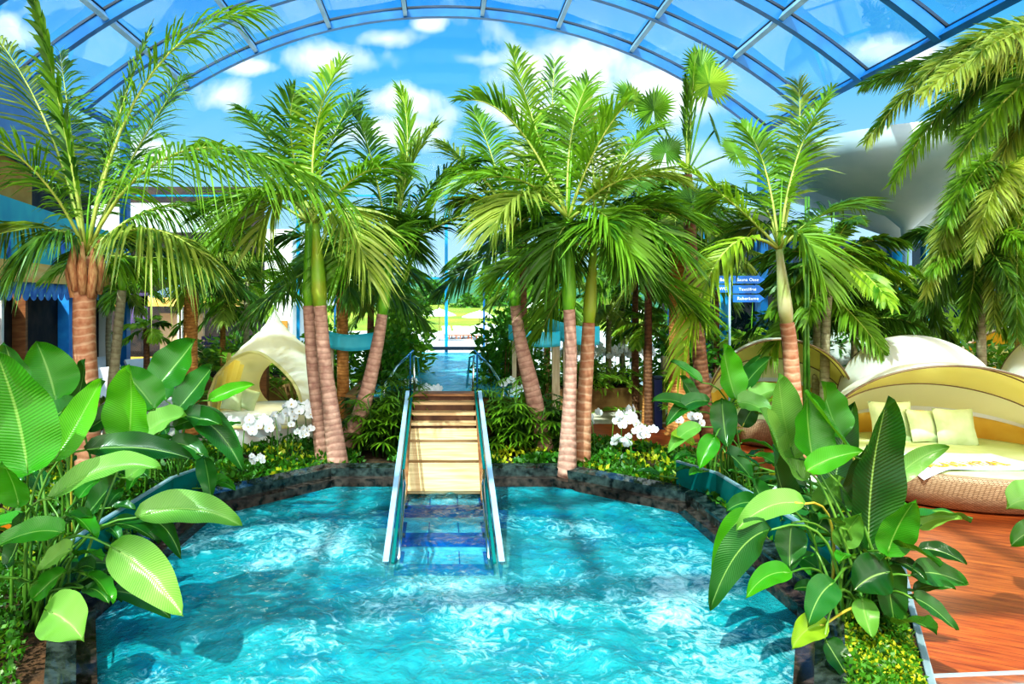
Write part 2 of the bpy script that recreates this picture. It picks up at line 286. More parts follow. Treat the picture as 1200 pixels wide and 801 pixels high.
# ------------------------------------------------------------------ mesh builder
class MB:
    def __init__(s): s.v = []; s.f = []; s.uv = []; s.mi = []; s.m = 0
    def vert(s, p, u=0., w=0.): s.v.append(V(p)); s.uv.append((u, w)); return len(s.v)-1
    def face(s, *i): s.f.append(i); s.mi.append(s.m)
    def quad(s, a, b, c, d):
        i = [s.vert(p) for p in (a, b, c, d)]; s.face(*i)
    def box(s, c, size, rz=0., rot=None):
        M3 = rot or Matrix.Rotation(rz, 3, 'Z'); c = V(c); h = [k/2 for k in size]
        vs = [s.vert(c+M3@V((x*h[0], y*h[1], z*h[2])), (x+1)/2*size[0]+(y+1)/2*size[1], (z+1)/2*size[2]) for x in (-1, 1) for y in (-1, 1) for z in (-1, 1)]
        for f in ((0, 1, 3, 2), (4, 6, 7, 5), (0, 4, 5, 1), (2, 3, 7, 6), (0, 2, 6, 4), (1, 5, 7, 3)): s.face(*[vs[k] for k in f])
    def bar(s, a, b, w, h=None, up=V((0, 0, 1))):
        a = V(a); b = V(b); h = h or w; T = (b-a); L = T.length; T.normalize()
        S = T.cross(up)
        if S.length < 1e-4: S = T.cross(V((0, 1, 0)))
        S.normalize(); U = S.cross(T); rot = Matrix((S, T, U)).transposed()
        s.box((a+b)/2, (w, L, h), rot=rot)
    def tube(s, pts, rad, n=8, cap=True):
        pts = [V(p) for p in pts]; m = len(pts)
        if not hasattr(rad, '__len__'): rad = [rad]*m
        rings = []; up = V((0, 0, 1)); acc = 0; S = None
        for i, p in enumerate(pts):
            T = (pts[min(i+1, m-1)]-pts[max(i-1, 0)])
            T = T.normalized() if T.length > 1e-9 else V((0, 0, 1))
            if S is None: S = T.cross(up); S = S if S.length > .05 else T.cross(V((0, 1, 0)))
            S = S-T*S.dot(T); S.normalize(); U = S.cross(T)
            if i: acc += (p-pts[i-1]).length
            rings.append([s.vert(p+(S*math.cos(2*PI*k/n)+U*math.sin(2*PI*k/n))*rad[i], k/n, acc) for k in range(n)])
        for i in range(m-1):
            for k in range(n):
                a, b = rings[i], rings[i+1]; s.face(a[k], a[(k+1) % n], b[(k+1) % n], b[k])
        if cap: s.face(*rings[0][::-1]); s.face(*rings[-1])
    def lathe(s, c, prof, n=24, sx=1., sy=1.):
        c = V(c); rings = []
        acc = 0
        for j, (r, z) in enumerate(prof):
            if j: acc += math.hypot(r-prof[j-1][0], z-prof[j-1][1])
            rings.append([s.vert(c+V((r*sx*math.cos(2*PI*k/n), r*sy*math.sin(2*PI*k/n), z)), 2*PI*k/n*max(r, .3), acc) for k in range(n)])
        for a, b in zip(rings, rings[1:]):
            for k in range(n): s.face(a[k], a[(k+1) % n], b[(k+1) % n], b[k])
        if prof[0][0] > .001: s.face(*rings[0][::-1])
        if prof[-1][0] > .001: s.face(*rings[-1])
    def prism(s, poly, z0, z1):
        lo = [s.vert((p[0], p[1], z0)) for p in poly]; hi = [s.vert((p[0], p[1], z1)) for p in poly]; n = len(poly)
        s.face(*lo[::-1]); s.face(*hi)
        for k in range(n): s.face(lo[k], lo[(k+1) % n], hi[(k+1) % n], hi[k])
    def grid(s, fn, nu, nv, closed=False):
        idx = [[None]*(nv+1) for _ in range(nu+1)]
        for i in range(nu+1):
            for j in range(nv+1):
                u, w = i/nu, j/nv; idx[i][j] = s.vert(fn(u, w), u, w)
        for i in range(nu):
            for j in range(nv): s.face(idx[i][j], idx[i+1][j], idx[i+1][j+1], idx[i][j+1])
    def build(s, name, m, parent=None, origin=None, smooth=True, bevel=0.):
        o0 = wloc(parent) if parent else V(origin if origin is not None else (0, 0, 0))
        me = bpy.data.meshes.new(name); me.from_pydata([v-o0 for v in s.v], [], s.f)
        uvl = me.uv_layers.new(name='UVMap'); li = [0]*len(me.loops); me.loops.foreach_get('vertex_index', li)
        fl = []
        for i in li: fl += s.uv[i]
        uvl.data.foreach_set('uv', fl)
        for mm in (m if isinstance(m, (list, tuple)) else [m]): me.materials.append(M[mm] if isinstance(mm, str) else mm)
        if any(s.mi): me.polygons.foreach_set('material_index', s.mi)
        if smooth: me.polygons.foreach_set('use_smooth', [True]*len(me.polygons))
        ob = bpy.data.objects.new(name, me); C.objects.link(ob)
        if parent: ob.parent = parent
        else: ob.location = o0
        if bevel:
            bm = ob.modifiers.new('Bevel', 'BEVEL'); bm.width = bevel; bm.segments = 2
        return ob
WL = {}
def wloc(o):
    l = V(o.location)
    while o.parent: o = o.parent; l = l+V(o.location)
    return l
def tag(o, label=None, cat=None, group=None, kind=None):
    if label: o['label'] = label
    if cat: o['category'] = cat
    if group: o['group'] = group
    if kind: o['kind'] = kind
    return o
def thing(name, label, cat, loc, group=None):
    o = bpy.data.objects.new(name, None); C.objects.link(o); o.location = V(loc); o.empty_display_size = .2
    return tag(o, label, cat, group)
def struct(o): o['kind'] = 'structure'; return o
def dup(root, loc, rotz=0, scale=1., label=None, group=None):
    def cp(o, par):
        c = o.copy(); C.objects.link(c)
        if par: c.parent = par
        for ch in o.children: cp(ch, c)
        return c
    r = cp(root, None); r.location = V(loc); r.rotation_euler = (0, 0, rotz); r.scale = (scale,)*3
    if label: r['label'] = label
    if group: r['group'] = group
    return r

def bez(a, b, c, t): return a*(1-t)**2+b*2*t*(1-t)+c*t*t
def bezt(a, b, c, t): return ((b-a)*(1-t)+(c-b)*t)

# ------------------------------------------------------------------ plants
def frond_mesh(P0, P1, P2, ll=.5, n=42, droop=.35, w=.035, start=.2, fwd=(65, 22), vee=.25, roll=0., radial=False, rnd=None, torn=.0):
    """rachis mesh + leaflet mesh of one feather leaf"""
    rnd = rnd or RND; mb = MB(); rb = MB()
    L = (P1-P0).length+(P2-P1).length
    pts = [bez(P0, P1, P2, i/10) for i in range(11)]
    rb.tube(pts, [.022*(1-i/10)*min(1, L/1.6)+.004 for i in range(11)], 5)
    up = V((0, 0, 1)); g = V((0, 0, -1))
    S0 = (P2-P0).cross(up)
    if S0.length < .25*(P2-P0).length: S0 = S0+V((.6, -.35, 0))*(P2-P0).length*.4
    S0.normalize()
    for i in range(n):
        t = start+(1-start)*(i+rnd.random()*.5)/n
        p = bez(P0, P1, P2, min(t, 1)); T = bezt(P0, P1, P2, min(t, 1)).normalized()
        S = (S0-T*S0.dot(T)).normalized(); Nn = S.cross(T)
        if roll: 
            q = Matrix.Rotation(roll, 3, T); S = q@S; Nn = q@Nn
        u = (t-start)/(1-start)
        prof = min(1., .45+u*2.2)*(1-.62*max(0, (u-.45)/.55)**1.5)
        a = R(fwd[0]+(fwd[1]-fwd[0])*u)
        sides = (-1, 1) if not radial else (0, 1, 2, 3)
        for sd in sides:
            if torn and rnd.random() < torn: continue
            ln = ll*prof*rnd.uniform(.82, 1.12)
            if radial:
                th = sd*PI/2+rnd.uniform(-.7, .7)+i*.9
                side = S*math.cos(th)+Nn*math.sin(th); D = T*math.cos(a)+side*math.sin(a)
            else:
                D = T*(math.cos(a)+rnd.uniform(-.12, .12))+S*sd*math.sin(a)+Nn*(vee+rnd.uniform(-.22, .22))
            D.normalize(); W = (T-D*T.dot(D)); 
            if W.length < .05: W = S.copy()
            W.normalize(); W = (W+Nn*rnd.uniform(-.9, .9)).normalized()
            dr = droop*rnd.uniform(.7, 1.3); prev = None
            for k, (s_, ww) in enumerate(((0, .45), (.3, 1.), (.65, .85), (1., .06))):
                q = p+D*ln*s_+g*dr*ln*s_*s_
                e = W*w*.5*ww*min(1, .5+prof)
                a_ = mb.vert(q-e, 0, s_); b_ = mb.vert(q+e, 1, s_)
                if prev: mb.face(prev[0], prev[1], b_, a_)
                prev = (a_, b_)
    return mb, rb
def add_frond(root, P0, P1, P2, mt='palm', rib='rachis', name='frond', **k):
    mb, rb = frond_mesh(V(P0), V(P1), V(P2), **k)
    f = mb.build(name, mt, root, smooth=False); rb.build('leaf_rib', rib, f)
    return f
def trunk(root, pts, rad, mt, name='trunk', n=12):
    pts = [V(p) for p in pts]
    # catmull subdivision
    out = []; rd = []
    m = len(pts)
    for i in range(m-1):
        p0 = pts[max(i-1, 0)]; p1 = pts[i]; p2 = pts[i+1]; p3 = pts[min(i+2, m-1)]
        for k in range(8):
            t = k/8
            out.append(.5*((2*p1)+(p2-p0)*t+(2*p0-5*p1+4*p2-p3)*t*t+(3*p1-p0-3*p2+p3)*t**3)); rd.append(rad[i]*(1-t)+rad[i+1]*t)
    out.append(pts[-1]); rd.append(rad[-1])
    mb = MB(); mb.tube(out, rd, n); return mb.build(name, mt, root)
def auto_fronds(root, top, nf, L, seed, lo=-25, hi=80, mt='palm', az0=0., keep=None, ripple=1., **k):
    rnd = random.Random(seed)
    for i in range(nf):
        u = i/max(1, nf-1); az = az0+i*2.39996+rnd.uniform(-.25, .25); el = R(hi+(lo-hi)*u**.85+rnd.uniform(-6, 6))
        LL = L*rnd.uniform(.85, 1.1)*(1-.15*(1-u))
        h = V((math.cos(az), math.sin(az), 0)); d = h*math.cos(el)+V((0, 0, math.sin(el)))
        P1 = top+d*LL*.55; P2 = top+h*LL*(math.cos(el)*.75+.22)+V((0, 0, LL*(math.sin(el)*.78-.28-.12*u)))
        mm = mt if isinstance(mt, str) else rnd.choice(mt)
        add_frond(root, top, P1, P2, mm, roll=rnd.uniform(-.4, .4), rnd=rnd, **k)
def sfronds(root, top, d, lst, mt='palm', **k):
    """fronds surveyed: (mid, tip, extra depth mid, extra depth tip [, material])"""
    for e in lst:
        (mx, my), (tx, ty), d1, d2 = e[:4]; kk = dict(k); mm = mt
        if len(e) > 4 and e[4]: mm = e[4]
        if len(e) > 5: kk.update(e[5])
        add_frond(root, top, P(mx, my, d+d1), P(tx, ty, d+d2), mm if isinstance(mm, str) else RND.choice(mm), **kk)

def blade_mesh(P0, P1, P2, w, face=V((0, -.75, .65)), fold=.18, wav=.04, roll=0., rnd=None, shape=0):
    rnd = rnd or RND; mb = MB(); nl, nw = 18, 8; ph = rnd.uniform(0, 6)
    tear = set(rnd.sample(range(3, 16), 2)) if rnd.random() < .5 else set()
    tside = rnd.choice((0, 1))
    idx = []
    for i in range(nl+1):
        t = i/nl; p = bez(P0, P1, P2, t); T = bezt(P0, P1, P2, t).normalized()
        S = T.cross(face); S = S.normalized() if S.length > .05 else V((1, 0, 0)); Nn = S.cross(T).normalized()
        if roll: q = Matrix.Rotation(roll, 3, T); S = q@S; Nn = q@Nn
        prof = (math.sin(PI*min(1, t**.72))**.62) if 0 < t < 1 else .02
        prof = max(.02, prof)*(1-.10*t)
        row = []
        for j in range(nw+1):
            u = j/nw*2-1; au = abs(u)
            off = Nn*(fold*w*au**1.3 + wav*w*math.sin(t*17+ph+(1 if u > 0 else 2.4))*au)
            row.append(mb.vert(p+S*u*w*.5*prof+off, (u+1)/2, t))
        idx.append(row)
    for i in range(nl):
        for j in range(nw):
            if i in tear and (j in ((0, 1, 2) if tside else (5, 6, 7))) and False: continue
            mb.face(idx[i][j], idx[i][j+1], idx[i+1][j+1], idx[i+1][j])
    return mb
def leaf_plant(name, label, cat, base, d, leaves, group=None, extra=8, seed=3, exr=.5, exs=1., spread=.22, mats=('banana', 'banana', 'banana_dark')):
    """base: world; leaves: (bpx, bpy, tpx, tpy, width px, depth, material, bow, roll)"""
    rnd = random.Random(seed); root = thing(name, label, cat, base, group); base = V(base)
    for e in leaves:
        bx, by, tx, ty, wpx, dd = e[:6]; mt = e[6] if len(e) > 6 and e[6] else 'banana'
        bow = e[7] if len(e) > 7 else .12; roll = e[8] if len(e) > 8 else rnd.uniform(-.25, .25)
        tilt = e[9] if len(e) > 9 else rnd.uniform(-.25, .15)
        P0 = P(bx, by, dd); P2 = P(tx, ty, dd+tilt); L = (P2-P0).length
        P1 = (P0+P2)/2+V((0, 0, 1))*bow*L*(1 if abs(tx-bx) > 15 else 0)+V((0, .12, 0))*L
        w = wpx/F*dd*1.22
        lf = blade_mesh(P0, P1, P2, w, roll=roll, rnd=rnd).build('leaf', mt, root)
        g = base+V((rnd.uniform(-spread, spread), rnd.uniform(-spread, spread), 0))
        dirn = (P1-P0).normalized()
        c = P0-dirn*min(.45, (P0-g).length*.45); c.z = max(c.z, g.z+.15); c = (c+V((g.x, g.y, (g.z+P0.z)/2)))/2 if abs(tx-bx) < 15 else V((c.x*.35+g.x*.65, c.y*.35+g.y*.65, max(P0.z, c.z)))
        mb = MB(); ps = [bez(g, c, P0, k/8) for k in range(9)]+[bez(P0, P1, P2, .12)]
        mb.tube(ps, [.013-.0008*k for k in range(10)], 6); mb.build('leaf_stalk', 'stalk' if rnd.random() > .04 else 'stalk_y', lf)
    for k in range(extra):
        az = rnd.uniform(0, 2*PI); rad = rnd.uniform(.25, 1)*exr; h = rnd.uniform(.15, .7)*exs
        P0 = base+V((math.cos(az)*rad, math.sin(az)*rad, h)); L = rnd.uniform(.25, .45)*exs
        P2 = P0+V((math.cos(az)*L*.8, math.sin(az)*L*.8, rnd.uniform(-.25, .3)*L)); P1 = (P0+P2)/2+V((0, 0, .2*L))
        lf = blade_mesh(P0, P1, P2, L*.38, face=V((0, -.3, 1)), roll=rnd.uniform(-.6, .6), rnd=rnd).build('leaf', rnd.choice(mats), root)
        g = base+V((rnd.uniform(-.12, .12), rnd.uniform(-.12, .12), 0)); mb = MB()
        mb.tube([bez(g, V((g.x, g.y, P0.z)), P0, q/5) for q in range(6)], .009, 5); mb.build('leaf_stalk', 'stalk', lf)
    return root

def leaf_quad(mb, p, d, w, l, up=V((0, 0, 1))):
    d = d.normalized(); s = d.cross(up)
    s = s.normalized() if s.length > .05 else V((1, 0, 0))
    a = mb.vert(p, .5, 0); b = mb.vert(p+d*l*.45+s*w/2, 1, .5); c = mb.vert(p+d*l, .5, 1); e = mb.vert(p+d*l*.45-s*w/2, 0, .5)
    mb.face(a, b, c, e)
def rdir(rnd):
    while True:
        q = V((rnd.uniform(-1, 1), rnd.uniform(-1, 1), rnd.uniform(-1, 1)))
        if .1 < q.length < 1: return q.normalized()
def foliage(mb, c, r, n, lw, ll, rnd, shell=.55):
    for i in range(n):
        q = rdir(rnd); k = rnd.uniform(shell, 1)
        nz = 1+.28*noise.noise(q*2.3+V(c)*.7)
        p = V(c)+V((q.x*r[0], q.y*r[1], q.z*r[2]))*k*nz
        leaf_quad(mb, p, (q+rdir(rnd)*.9+V((0, 0, -.25))), lw*rnd.uniform(.7, 1.3), ll*rnd.uniform(.7, 1.3), rdir(rnd))
def shrub(label, base, r, h, n=500, lw=.05, ll=.14, mt='shrub', seed=1, group=None, name='leafy_shrub', stems=5):
    rnd = random.Random(seed); root = thing(name, label, 'shrub', base, group); base = V(base)
    mb = MB()
    k = max(2, int(h/r))
    for j in range(k+2):
        z = h*(.28+.6*j/(k+1)); 
        foliage(mb, base+V((rnd.uniform(-.3, .3)*r, rnd.uniform(-.3, .3)*r, z)), (r*.8, r*.8, h*.28), n//(k+2), lw, ll, rnd, .3)
    mb.build('foliage', mt, root, smooth=False)
    sb = MB()
    for j in range(stems):
        a = rnd.uniform(0, 6.28); sb.tube([base, base+V((math.cos(a)*r*.3, math.sin(a)*r*.3, h*.45)), base+V((math.cos(a)*r*.5, math.sin(a)*r*.5, h*.85))], [.02, .014, .006], 5)
    sb.build('stem', 'trunk_brown', root); return root
def fan_shrub(label, base, r, h, nst=16, seed=1, group=None, mt='palm', ll=.30, name='lady_palm', w=.035):
    """clump of canes each ending in a splayed hand of narrow leaflets"""
    rnd = random.Random(seed); root = thing(name, label, 'palm', base, group); base = V(base)
    cb = MB(); mb = MB()
    for s_ in range(nst):
        a = rnd.uniform(0, 6.28); rad = r*math.sqrt(rnd.random()); hh = h*rnd.uniform(.55, 1)
        g = base+V((math.cos(a)*rad*.4, math.sin(a)*rad*.4, 0)); top = base+V((math.cos(a)*rad*.8, math.sin(a)*rad*.8, hh*.85))
        cb.tube([g, (g+top)/2+V((0, 0, .05)), top], [.012, .01, .008], 5)
        for q in range(6):
            b = rnd.uniform(0, 6.28); o = top-V((0, 0, hh*.11*q)); D = V((math.cos(b), math.sin(b), rnd.uniform(.1, .8))).normalized(); hub = o+D*ll*.7
            cb.tube([o, hub], .004, 4)
            Sx = D.cross(V((0, 0, 1))).normalized()
            for k in range(9):
                an = R(-95+190*k/8); dd = (D*math.cos(an)+Sx*math.sin(an)).normalized(); l = ll*rnd.uniform(.8, 1.1); prev = None
                W = dd.cross(V((0, 0, 1)));
                if W.length < .1: W = V((1, 0, 0))
                W.normalize()
                for t_, ww in ((0, .3), (.4, 1), (.75, .8), (1, .1)):
                    p = hub+dd*l*t_-V((0, 0, .45*l*t_*t_)); x = mb.vert(p-W*w/2*ww, 0, t_); y = mb.vert(p+W*w/2*ww, 1, t_)
                    if prev: mb.face(prev[0], prev[1], y, x)
                    prev = (x, y)
    mb.build('foliage', mt, root, smooth=False); cb.build('cane', 'stalk', root); return root
def areca(label, base, n, L, seed, mt=('palm', 'palm_yellow'), group=None, ll=.28, name='areca_palm', hi=82, lo=20, w=.028, nl=26):
    rnd = random.Random(seed); root = thing(name, label, 'palm', base, group); base = V(base)
    for i in range(n):
        az = i*2.4+rnd.uniform(-.3, .3); u = i/max(1, n-1); el = R(hi+(lo-hi)*u); LL = L*rnd.uniform(.75, 1.05)
        h = V((math.cos(az), math.sin(az), 0)); P0 = base+h*.05; P1 = base+h*LL*math.cos(el)*.4+V((0, 0, LL*.62*math.sin(el))); P2 = base+h*LL*(math.cos(el)*.7+.25)+V((0, 0, LL*(math.sin(el)*.85-.22)))
        add_frond(root, P0, P1, P2, rnd.choice(mt), ll=ll, n=nl, start=.35, w=w, vee=.3, droop=.25, rnd=rnd)
    return root

# ================================================================== SETTING
OCT = [(1.34, 8.68), (2.52, 7.62), (2.56, 5.12), (1.6, 3.3), (-1.6, 3.3), (-2.50, 5.08), (-2.42, 7.50), (-1.34, 8.68)]
def off(poly, o, c=(0, 6.)):
    out = []
    for x, y in poly:
        d = math.hypot(x-c[0], y-c[1]); out.append((x+(x-c[0])/d*o, y+(y-c[1])/d*o))
    return out
def ring(mb, a, b, z0, z1, ztop=None):
    n = len(a); za, zb = (z1, z1) if ztop is None else ztop
    for k in range(n):
        p, q, r_, s_ = a[k], a[(k+1) % n], b[(k+1) % n], b[k]
        mb.quad((*p, za), (*q, za), (*r_, zb), (*s_, zb))
        mb.quad((*p, z0), (*q, z0), (*q, za), (*p, za))
        mb.quad((*s_, z0), (*r_, z0), (*r_, zb), (*s_, zb))
WZ = .40
mb = MB(); mb.box((1, 8, -.06), (30, 36, .1)); struct(mb.build('floor', 'sand', smooth=False))
# red decking laid over the floor on both sides
mb = MB(); mb.prism([(2.4, 2.6), (10.5, 2.6), (11.5, 13.0), (5, 15.2), (1.9, 15.2), (1.9, 10.6)], -.008, .02)
mb.prism([(-2.6, 2.6), (-7, 2.6), (-7.4, 12.2), (-5, 12.6), (-1.8, 12.2), (-1.9, 10.6), (-5.3, 9.0)], -.008, .02)
tag(struct(mb.build('trim_1', 'deck', smooth=False)))
# whirlpool basin
mb = MB(); o1 = off(OCT, 0); o0 = off(OCT, -.0)
fl = [(x*.97, 6+(y-6)*.97) for x, y in OCT]
mb.prism(fl, -.62, -.5)
for k in range(8):
    a, b = OCT[k], OCT[(k+1) % 8]; mb.quad((*a, -.5), (*b, -.5), (*b, .36), (*a, .36))
basin = mb.build('pool_basin', 'tile', smooth=False, origin=(0, 6, 0)); tag(basin, 'turquoise tiled octagonal whirlpool basin in front of the wooden steps', 'pool')
mb = MB()
for k in range(8):
    a, b = off(OCT, -.02)[k], off(OCT, -.02)[(k+1) % 8]; c_, d_ = off(OCT, -.34)[(k+1) % 8], off(OCT, -.34)[k]
    mb.quad((*a, .12), (*b, .12), (*c_, .10), (*d_, .10)); mb.quad((*d_, .10), (*c_, .10), (*c_, -.5), (*d_, -.5))
mb.build('bench_ledge', 'tile_blue', basin, smooth=False)
mb = MB(); ring(mb, off(OCT, 0), off(OCT, .12), .0, .50, (.49, .50)); mb.build('inner_rim', 'marble_b', basin, smooth=False)
mb = MB(); ring(mb, off(OCT, .12), off(OCT, .29), .0, .62, (.60, .63)); mb.build('outer_rim', 'marble', basin, smooth=False)
# water surface with real swell
def swell(x, y, z0, a, s=1.):
    return z0+a*(noise.fractal(V((x*2.4*s, y*2.4*s, 1.3)), 1., 2., 5)*1.0+.5*abs(noise.noise(V((x*6*s, y*6*s, 4.)))))
mb = MB(); NX, NY = 170, 180
def inoct(x, y):
    ins = False; n = len(OCT); j = n-1
    for i in range(n):
        xi, yi = OCT[i]; xj, yj = OCT[j]
        if (yi > y) != (yj > y) and x < (xj-xi)*(y-yi)/(yj-yi)+xi: ins = not ins
        j = i
    return ins
gi = {}
def wv(i, j):
    if (i, j) not in gi:
        y = 3.3+5.38*j/NY; lo, hi = -2.6, 2.6
        # width of the octagon at this depth
        xs = []
        for k in range(8):
            (x1, y1), (x2, y2) = OCT[k], OCT[(k+1) % 8]
            if (y1-y)*(y2-y) <= 0 and abs(y1-y2) > 1e-6: xs.append(x1+(x2-x1)*(y-y1)/(y2-y1))
        if len(xs) < 2: xs = [-1.34, 1.34] if j else [-1.6, 1.6]
        x = min(xs)+(max(xs)-min(xs))*i/NX; edge = min(i, NX-i, j, NY-j)/6; gi[i, j] = mb.vert((x, y, WZ+(swell(x, y, 0, .045))*min(1, edge)))
    return gi[i, j]
for i in range(NX):
    for j in range(NY): mb.face(wv(i, j), wv(i+1, j), wv(i+1, j+1), wv(i, j+1))
w = mb.build('pool_water', 'water', origin=(0, 6, WZ)); tag(w, 'bubbling turquoise water filling the octagonal whirlpool', 'water', kind='stuff')
# planting beds
BR = [(1.9, 10.55), (3.55, 9.6), (4.45, 7.6), (3.96, 6.2), (2.77, 4.05), (2.2, 2.8)]
BL = [(-1.9, 10.55), (-3.9, 10.2), (-5.2, 8.2), (-4.6, 6.2), (-3.6, 4.05), (-3.0, 2.8)]
O4 = off(OCT, .29)
def bed(idx, outer, orig):
    mb = MB(); inner = idx
    for k in range(len(outer)-1):
        a, b = inner[min(k, len(inner)-1)], inner[min(k+1, len(inner)-1)]
        mb.quad((*a, .54), (*b, .54), (*outer[k+1], .50), (*outer[k], .50))
        mb.quad((*outer[k], -.02), (*outer[k+1], -.02), (*outer[k+1], .50), (*outer[k], .50))
    return mb.build('planting_bed', 'soil', origin=orig, smooth=False)
inR = [(.55, O4[0][1]), O4[0], O4[1], ((O4[1][0]+O4[2][0])/2, 6.3), O4[2], O4[3]]
inL = [(-.55, O4[7][1]), O4[7], O4[6], ((O4[6][0]+O4[5][0])/2, 6.3), O4[5], O4[4]]
BRp = [(.55, 10.6)]+BR[1:]; BLp = [(-.55, 10.6)]+BL[1:]
BRp[1] = (2.9, 10.4); 
bR = bed(inR, BRp, (3, 7, 0)); tag(bR, 'raised soil bed along the right side of the whirlpool', 'planter')
bL = bed(inL, BLp, (-3, 7, 0)); tag(bL, 'raised soil bed along the left side of the whirlpool', 'planter')
# teal glass kerbs
def glass_kerb(pts, z0, z1, label, th=.03, rail=True):
    mid = pts[len(pts)//2]; root = thing('glass_kerb', label, 'glass panel', (*mid, z0))
    for a, b in zip(pts, pts[1:]):
        mb = MB(); mb.bar((*a, (z0+z1)/2), (*b, (z0+z1)/2), th, z1-z0); mb.build('glass_panel', 'teal_glass', root, smooth=False)
        if rail: mb = MB(); mb.bar((*a, z1), (*b, z1), th*1.3, .02); mb.build('top_edge', 'frost', root, smooth=False)
glass_kerb([(-2.62, 7.85), (-2.80, 7.3), (-2.84, 5.6), (-2.78, 4.9)], .56, .86, 'teal glass kerb between the left plants and the whirlpool rim')
glass_kerb([(2.62, 7.95), (2.86, 7.4), (2.90, 5.6), (2.84, 4.9)], .56, .88, 'teal glass kerb between the right plants and the whirlpool rim')
glass_kerb([(2.70, 3.9), (3.30, 5.0), (3.98, 6.2), (4.45, 7.4)], .0, .54, 'green glass edge of the right bed beside the red deck')
mb = MB(); gr = thing('glass_barrier', 'low clear glass barrier with pale top edge on the red deck, bottom right', 'glass panel', (3.9, 4.3, .02))
mb.box((3.95, 4.32, .22), (2.3, .02, .40), R(4)); mb.build('glass_panel', 'clear', gr, smooth=False)
for zz in (.44, .36):
    mb = MB(); mb.box((3.95, 4.32, zz), (2.3, .025, .012), R(4)); mb.build('rail', 'frost', gr, smooth=False)

# calm pool behind the steps
root = thing('swimming_pool', 'calm raised swimming pool behind the wooden steps reaching to the glass front', 'pool', (0, 15, 0))
mb = MB(); mb.box((-1.42, 15.4, .62), (.16, 9.2, 1.24)); mb.box((1.42, 15.4, .62), (.16, 9.2, 1.24)); mb.box((0, 10.72, .60), (3, .16, 1.2)); mb.build('pool_wall', 'brick', root, smooth=False)
mb = MB(); mb.box((0, 15.4, .55), (2.7, 9.2, .1)); mb.build('pool_floor', 'tile', root, smooth=False)
mb = MB(); mb.box((0, 19.9, 1.31), (2.9, .10, .09)); mb.build('far_edge', 'black_seal', root, smooth=False)
mb = MB(); mb.box((0, 18.6, 1.205), (2.68, 2.4, .006)); 
mb2 = MB(); mb2.grid(lambda u, v: V((-1.34+2.68*u, 10.8+9.05*v, 1.2+.012*noise.noise(V((u*14, v*40, 0))))), 30, 90)
w2 = mb2.build('pool_water', 'water_far', origin=(0, 15, 1.2)); tag(w2, 'light blue rippled water in the raised pool behind the steps', 'water', kind='stuff')
# pool hand rails (chrome) at the far pool entry
for sx, nm in ((-1, 'left'), (1, 'right')):
    root = thing('pool_ladder_rail', 'bent dark metal handrails on the %s of the raised pool entry' % nm, 'handrail', (sx*.43, 10.6, 1.25))
    mb = MB(); mb.tube([(sx*.43, 10.45, 1.28), (sx*.44, 10.5, 1.72), (sx*.45, 10.62, 1.84), (sx*.40, 10.9, 1.80), (sx*.36, 11.1, 1.3)], .016, 8); mb.build('rail', 'chrome', root)
    mb = MB(); mb.tube([(sx*.5, 10.6, 1.25), (sx*.5, 10.6, 1.88)], .014, 8); mb.build('post', 'blue_steel', root)
    mb = MB(); mb.tube([(sx*.5, 11.6, 1.85), (sx*.75, 11.3, 1.62), (sx*.92, 11.0, 1.35), (sx*.92, 10.9, .9)], .022, 8); mb.build('curved_rail', 'chrome', root)

# ------------------------------------------------ steps rising out of the whirlpool
st = thing('wooden_steps', 'light wooden steps rising from the whirlpool up to the raised pool', 'steps', (0, 9, .4))
prof = [(8.30, .44), (8.75, .70), (9.07, .886), (9.31, 1.02)]
for (y0, z0), (y1, z1) in zip(prof, prof[1:]):
    mb = MB(); mb.bar((0, y0+.015, z0-.01), (0, y1-.03, z1-.035), .86, .05, up=V((0, 0, 1))); mb.build('ramp_board', 'step', st, smooth=False)
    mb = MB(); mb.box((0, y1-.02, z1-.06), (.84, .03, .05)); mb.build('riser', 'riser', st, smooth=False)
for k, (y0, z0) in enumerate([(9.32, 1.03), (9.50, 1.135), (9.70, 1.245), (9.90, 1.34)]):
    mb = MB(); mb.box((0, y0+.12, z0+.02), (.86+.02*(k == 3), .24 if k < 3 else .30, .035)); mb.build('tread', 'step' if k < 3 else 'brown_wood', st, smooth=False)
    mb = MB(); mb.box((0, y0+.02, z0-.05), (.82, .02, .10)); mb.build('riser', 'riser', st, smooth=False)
mb = MB()
for sx in (-1, 1): mb.bar((sx*.45, 8.2, .30), (sx*.45, 9.95, 1.26), .04, .2)
mb.build('stringer', 'brown_wood', st, smooth=False)
mb = MB(); mb.box((0, 10.4, 1.24), (.95, .75, .05)); mb.build('landing', 'brown_wood', st, smooth=False)
# submerged tiled steps with cobalt edges
sb = thing('submerged_steps', 'pale tiled underwater steps with cobalt blue edges below the wooden steps', 'steps', (0, 7.2, 0))
for k in range(4):
    z = .335-.15*k; y1 = 8.45-.50*k; y0 = y1-.5
    mb = MB(); mb.box((0, (y0+y1)/2, z-.4), (.98, .5, .8)); mb.build('step_block', 'tile_pale', sb, smooth=False)
    mb = MB()
    mb.box((0, y0+.07, z+.006), (.98, .14, .012)); mb.box((-.45, (y0+y1)/2, z+.006), (.08, .5, .012)); mb.box((.45, (y0+y1)/2, z+.006), (.08, .5, .012))
    mb.box((0, y0-.004, z-.04), (.98, .012, .09))
    for gx in (-.16, .16): mb.box((gx, (y0+y1)/2, z+.004), (.012, .5, .01))
    mb.build('blue_edge', 'tile_blue', sb, smooth=False)
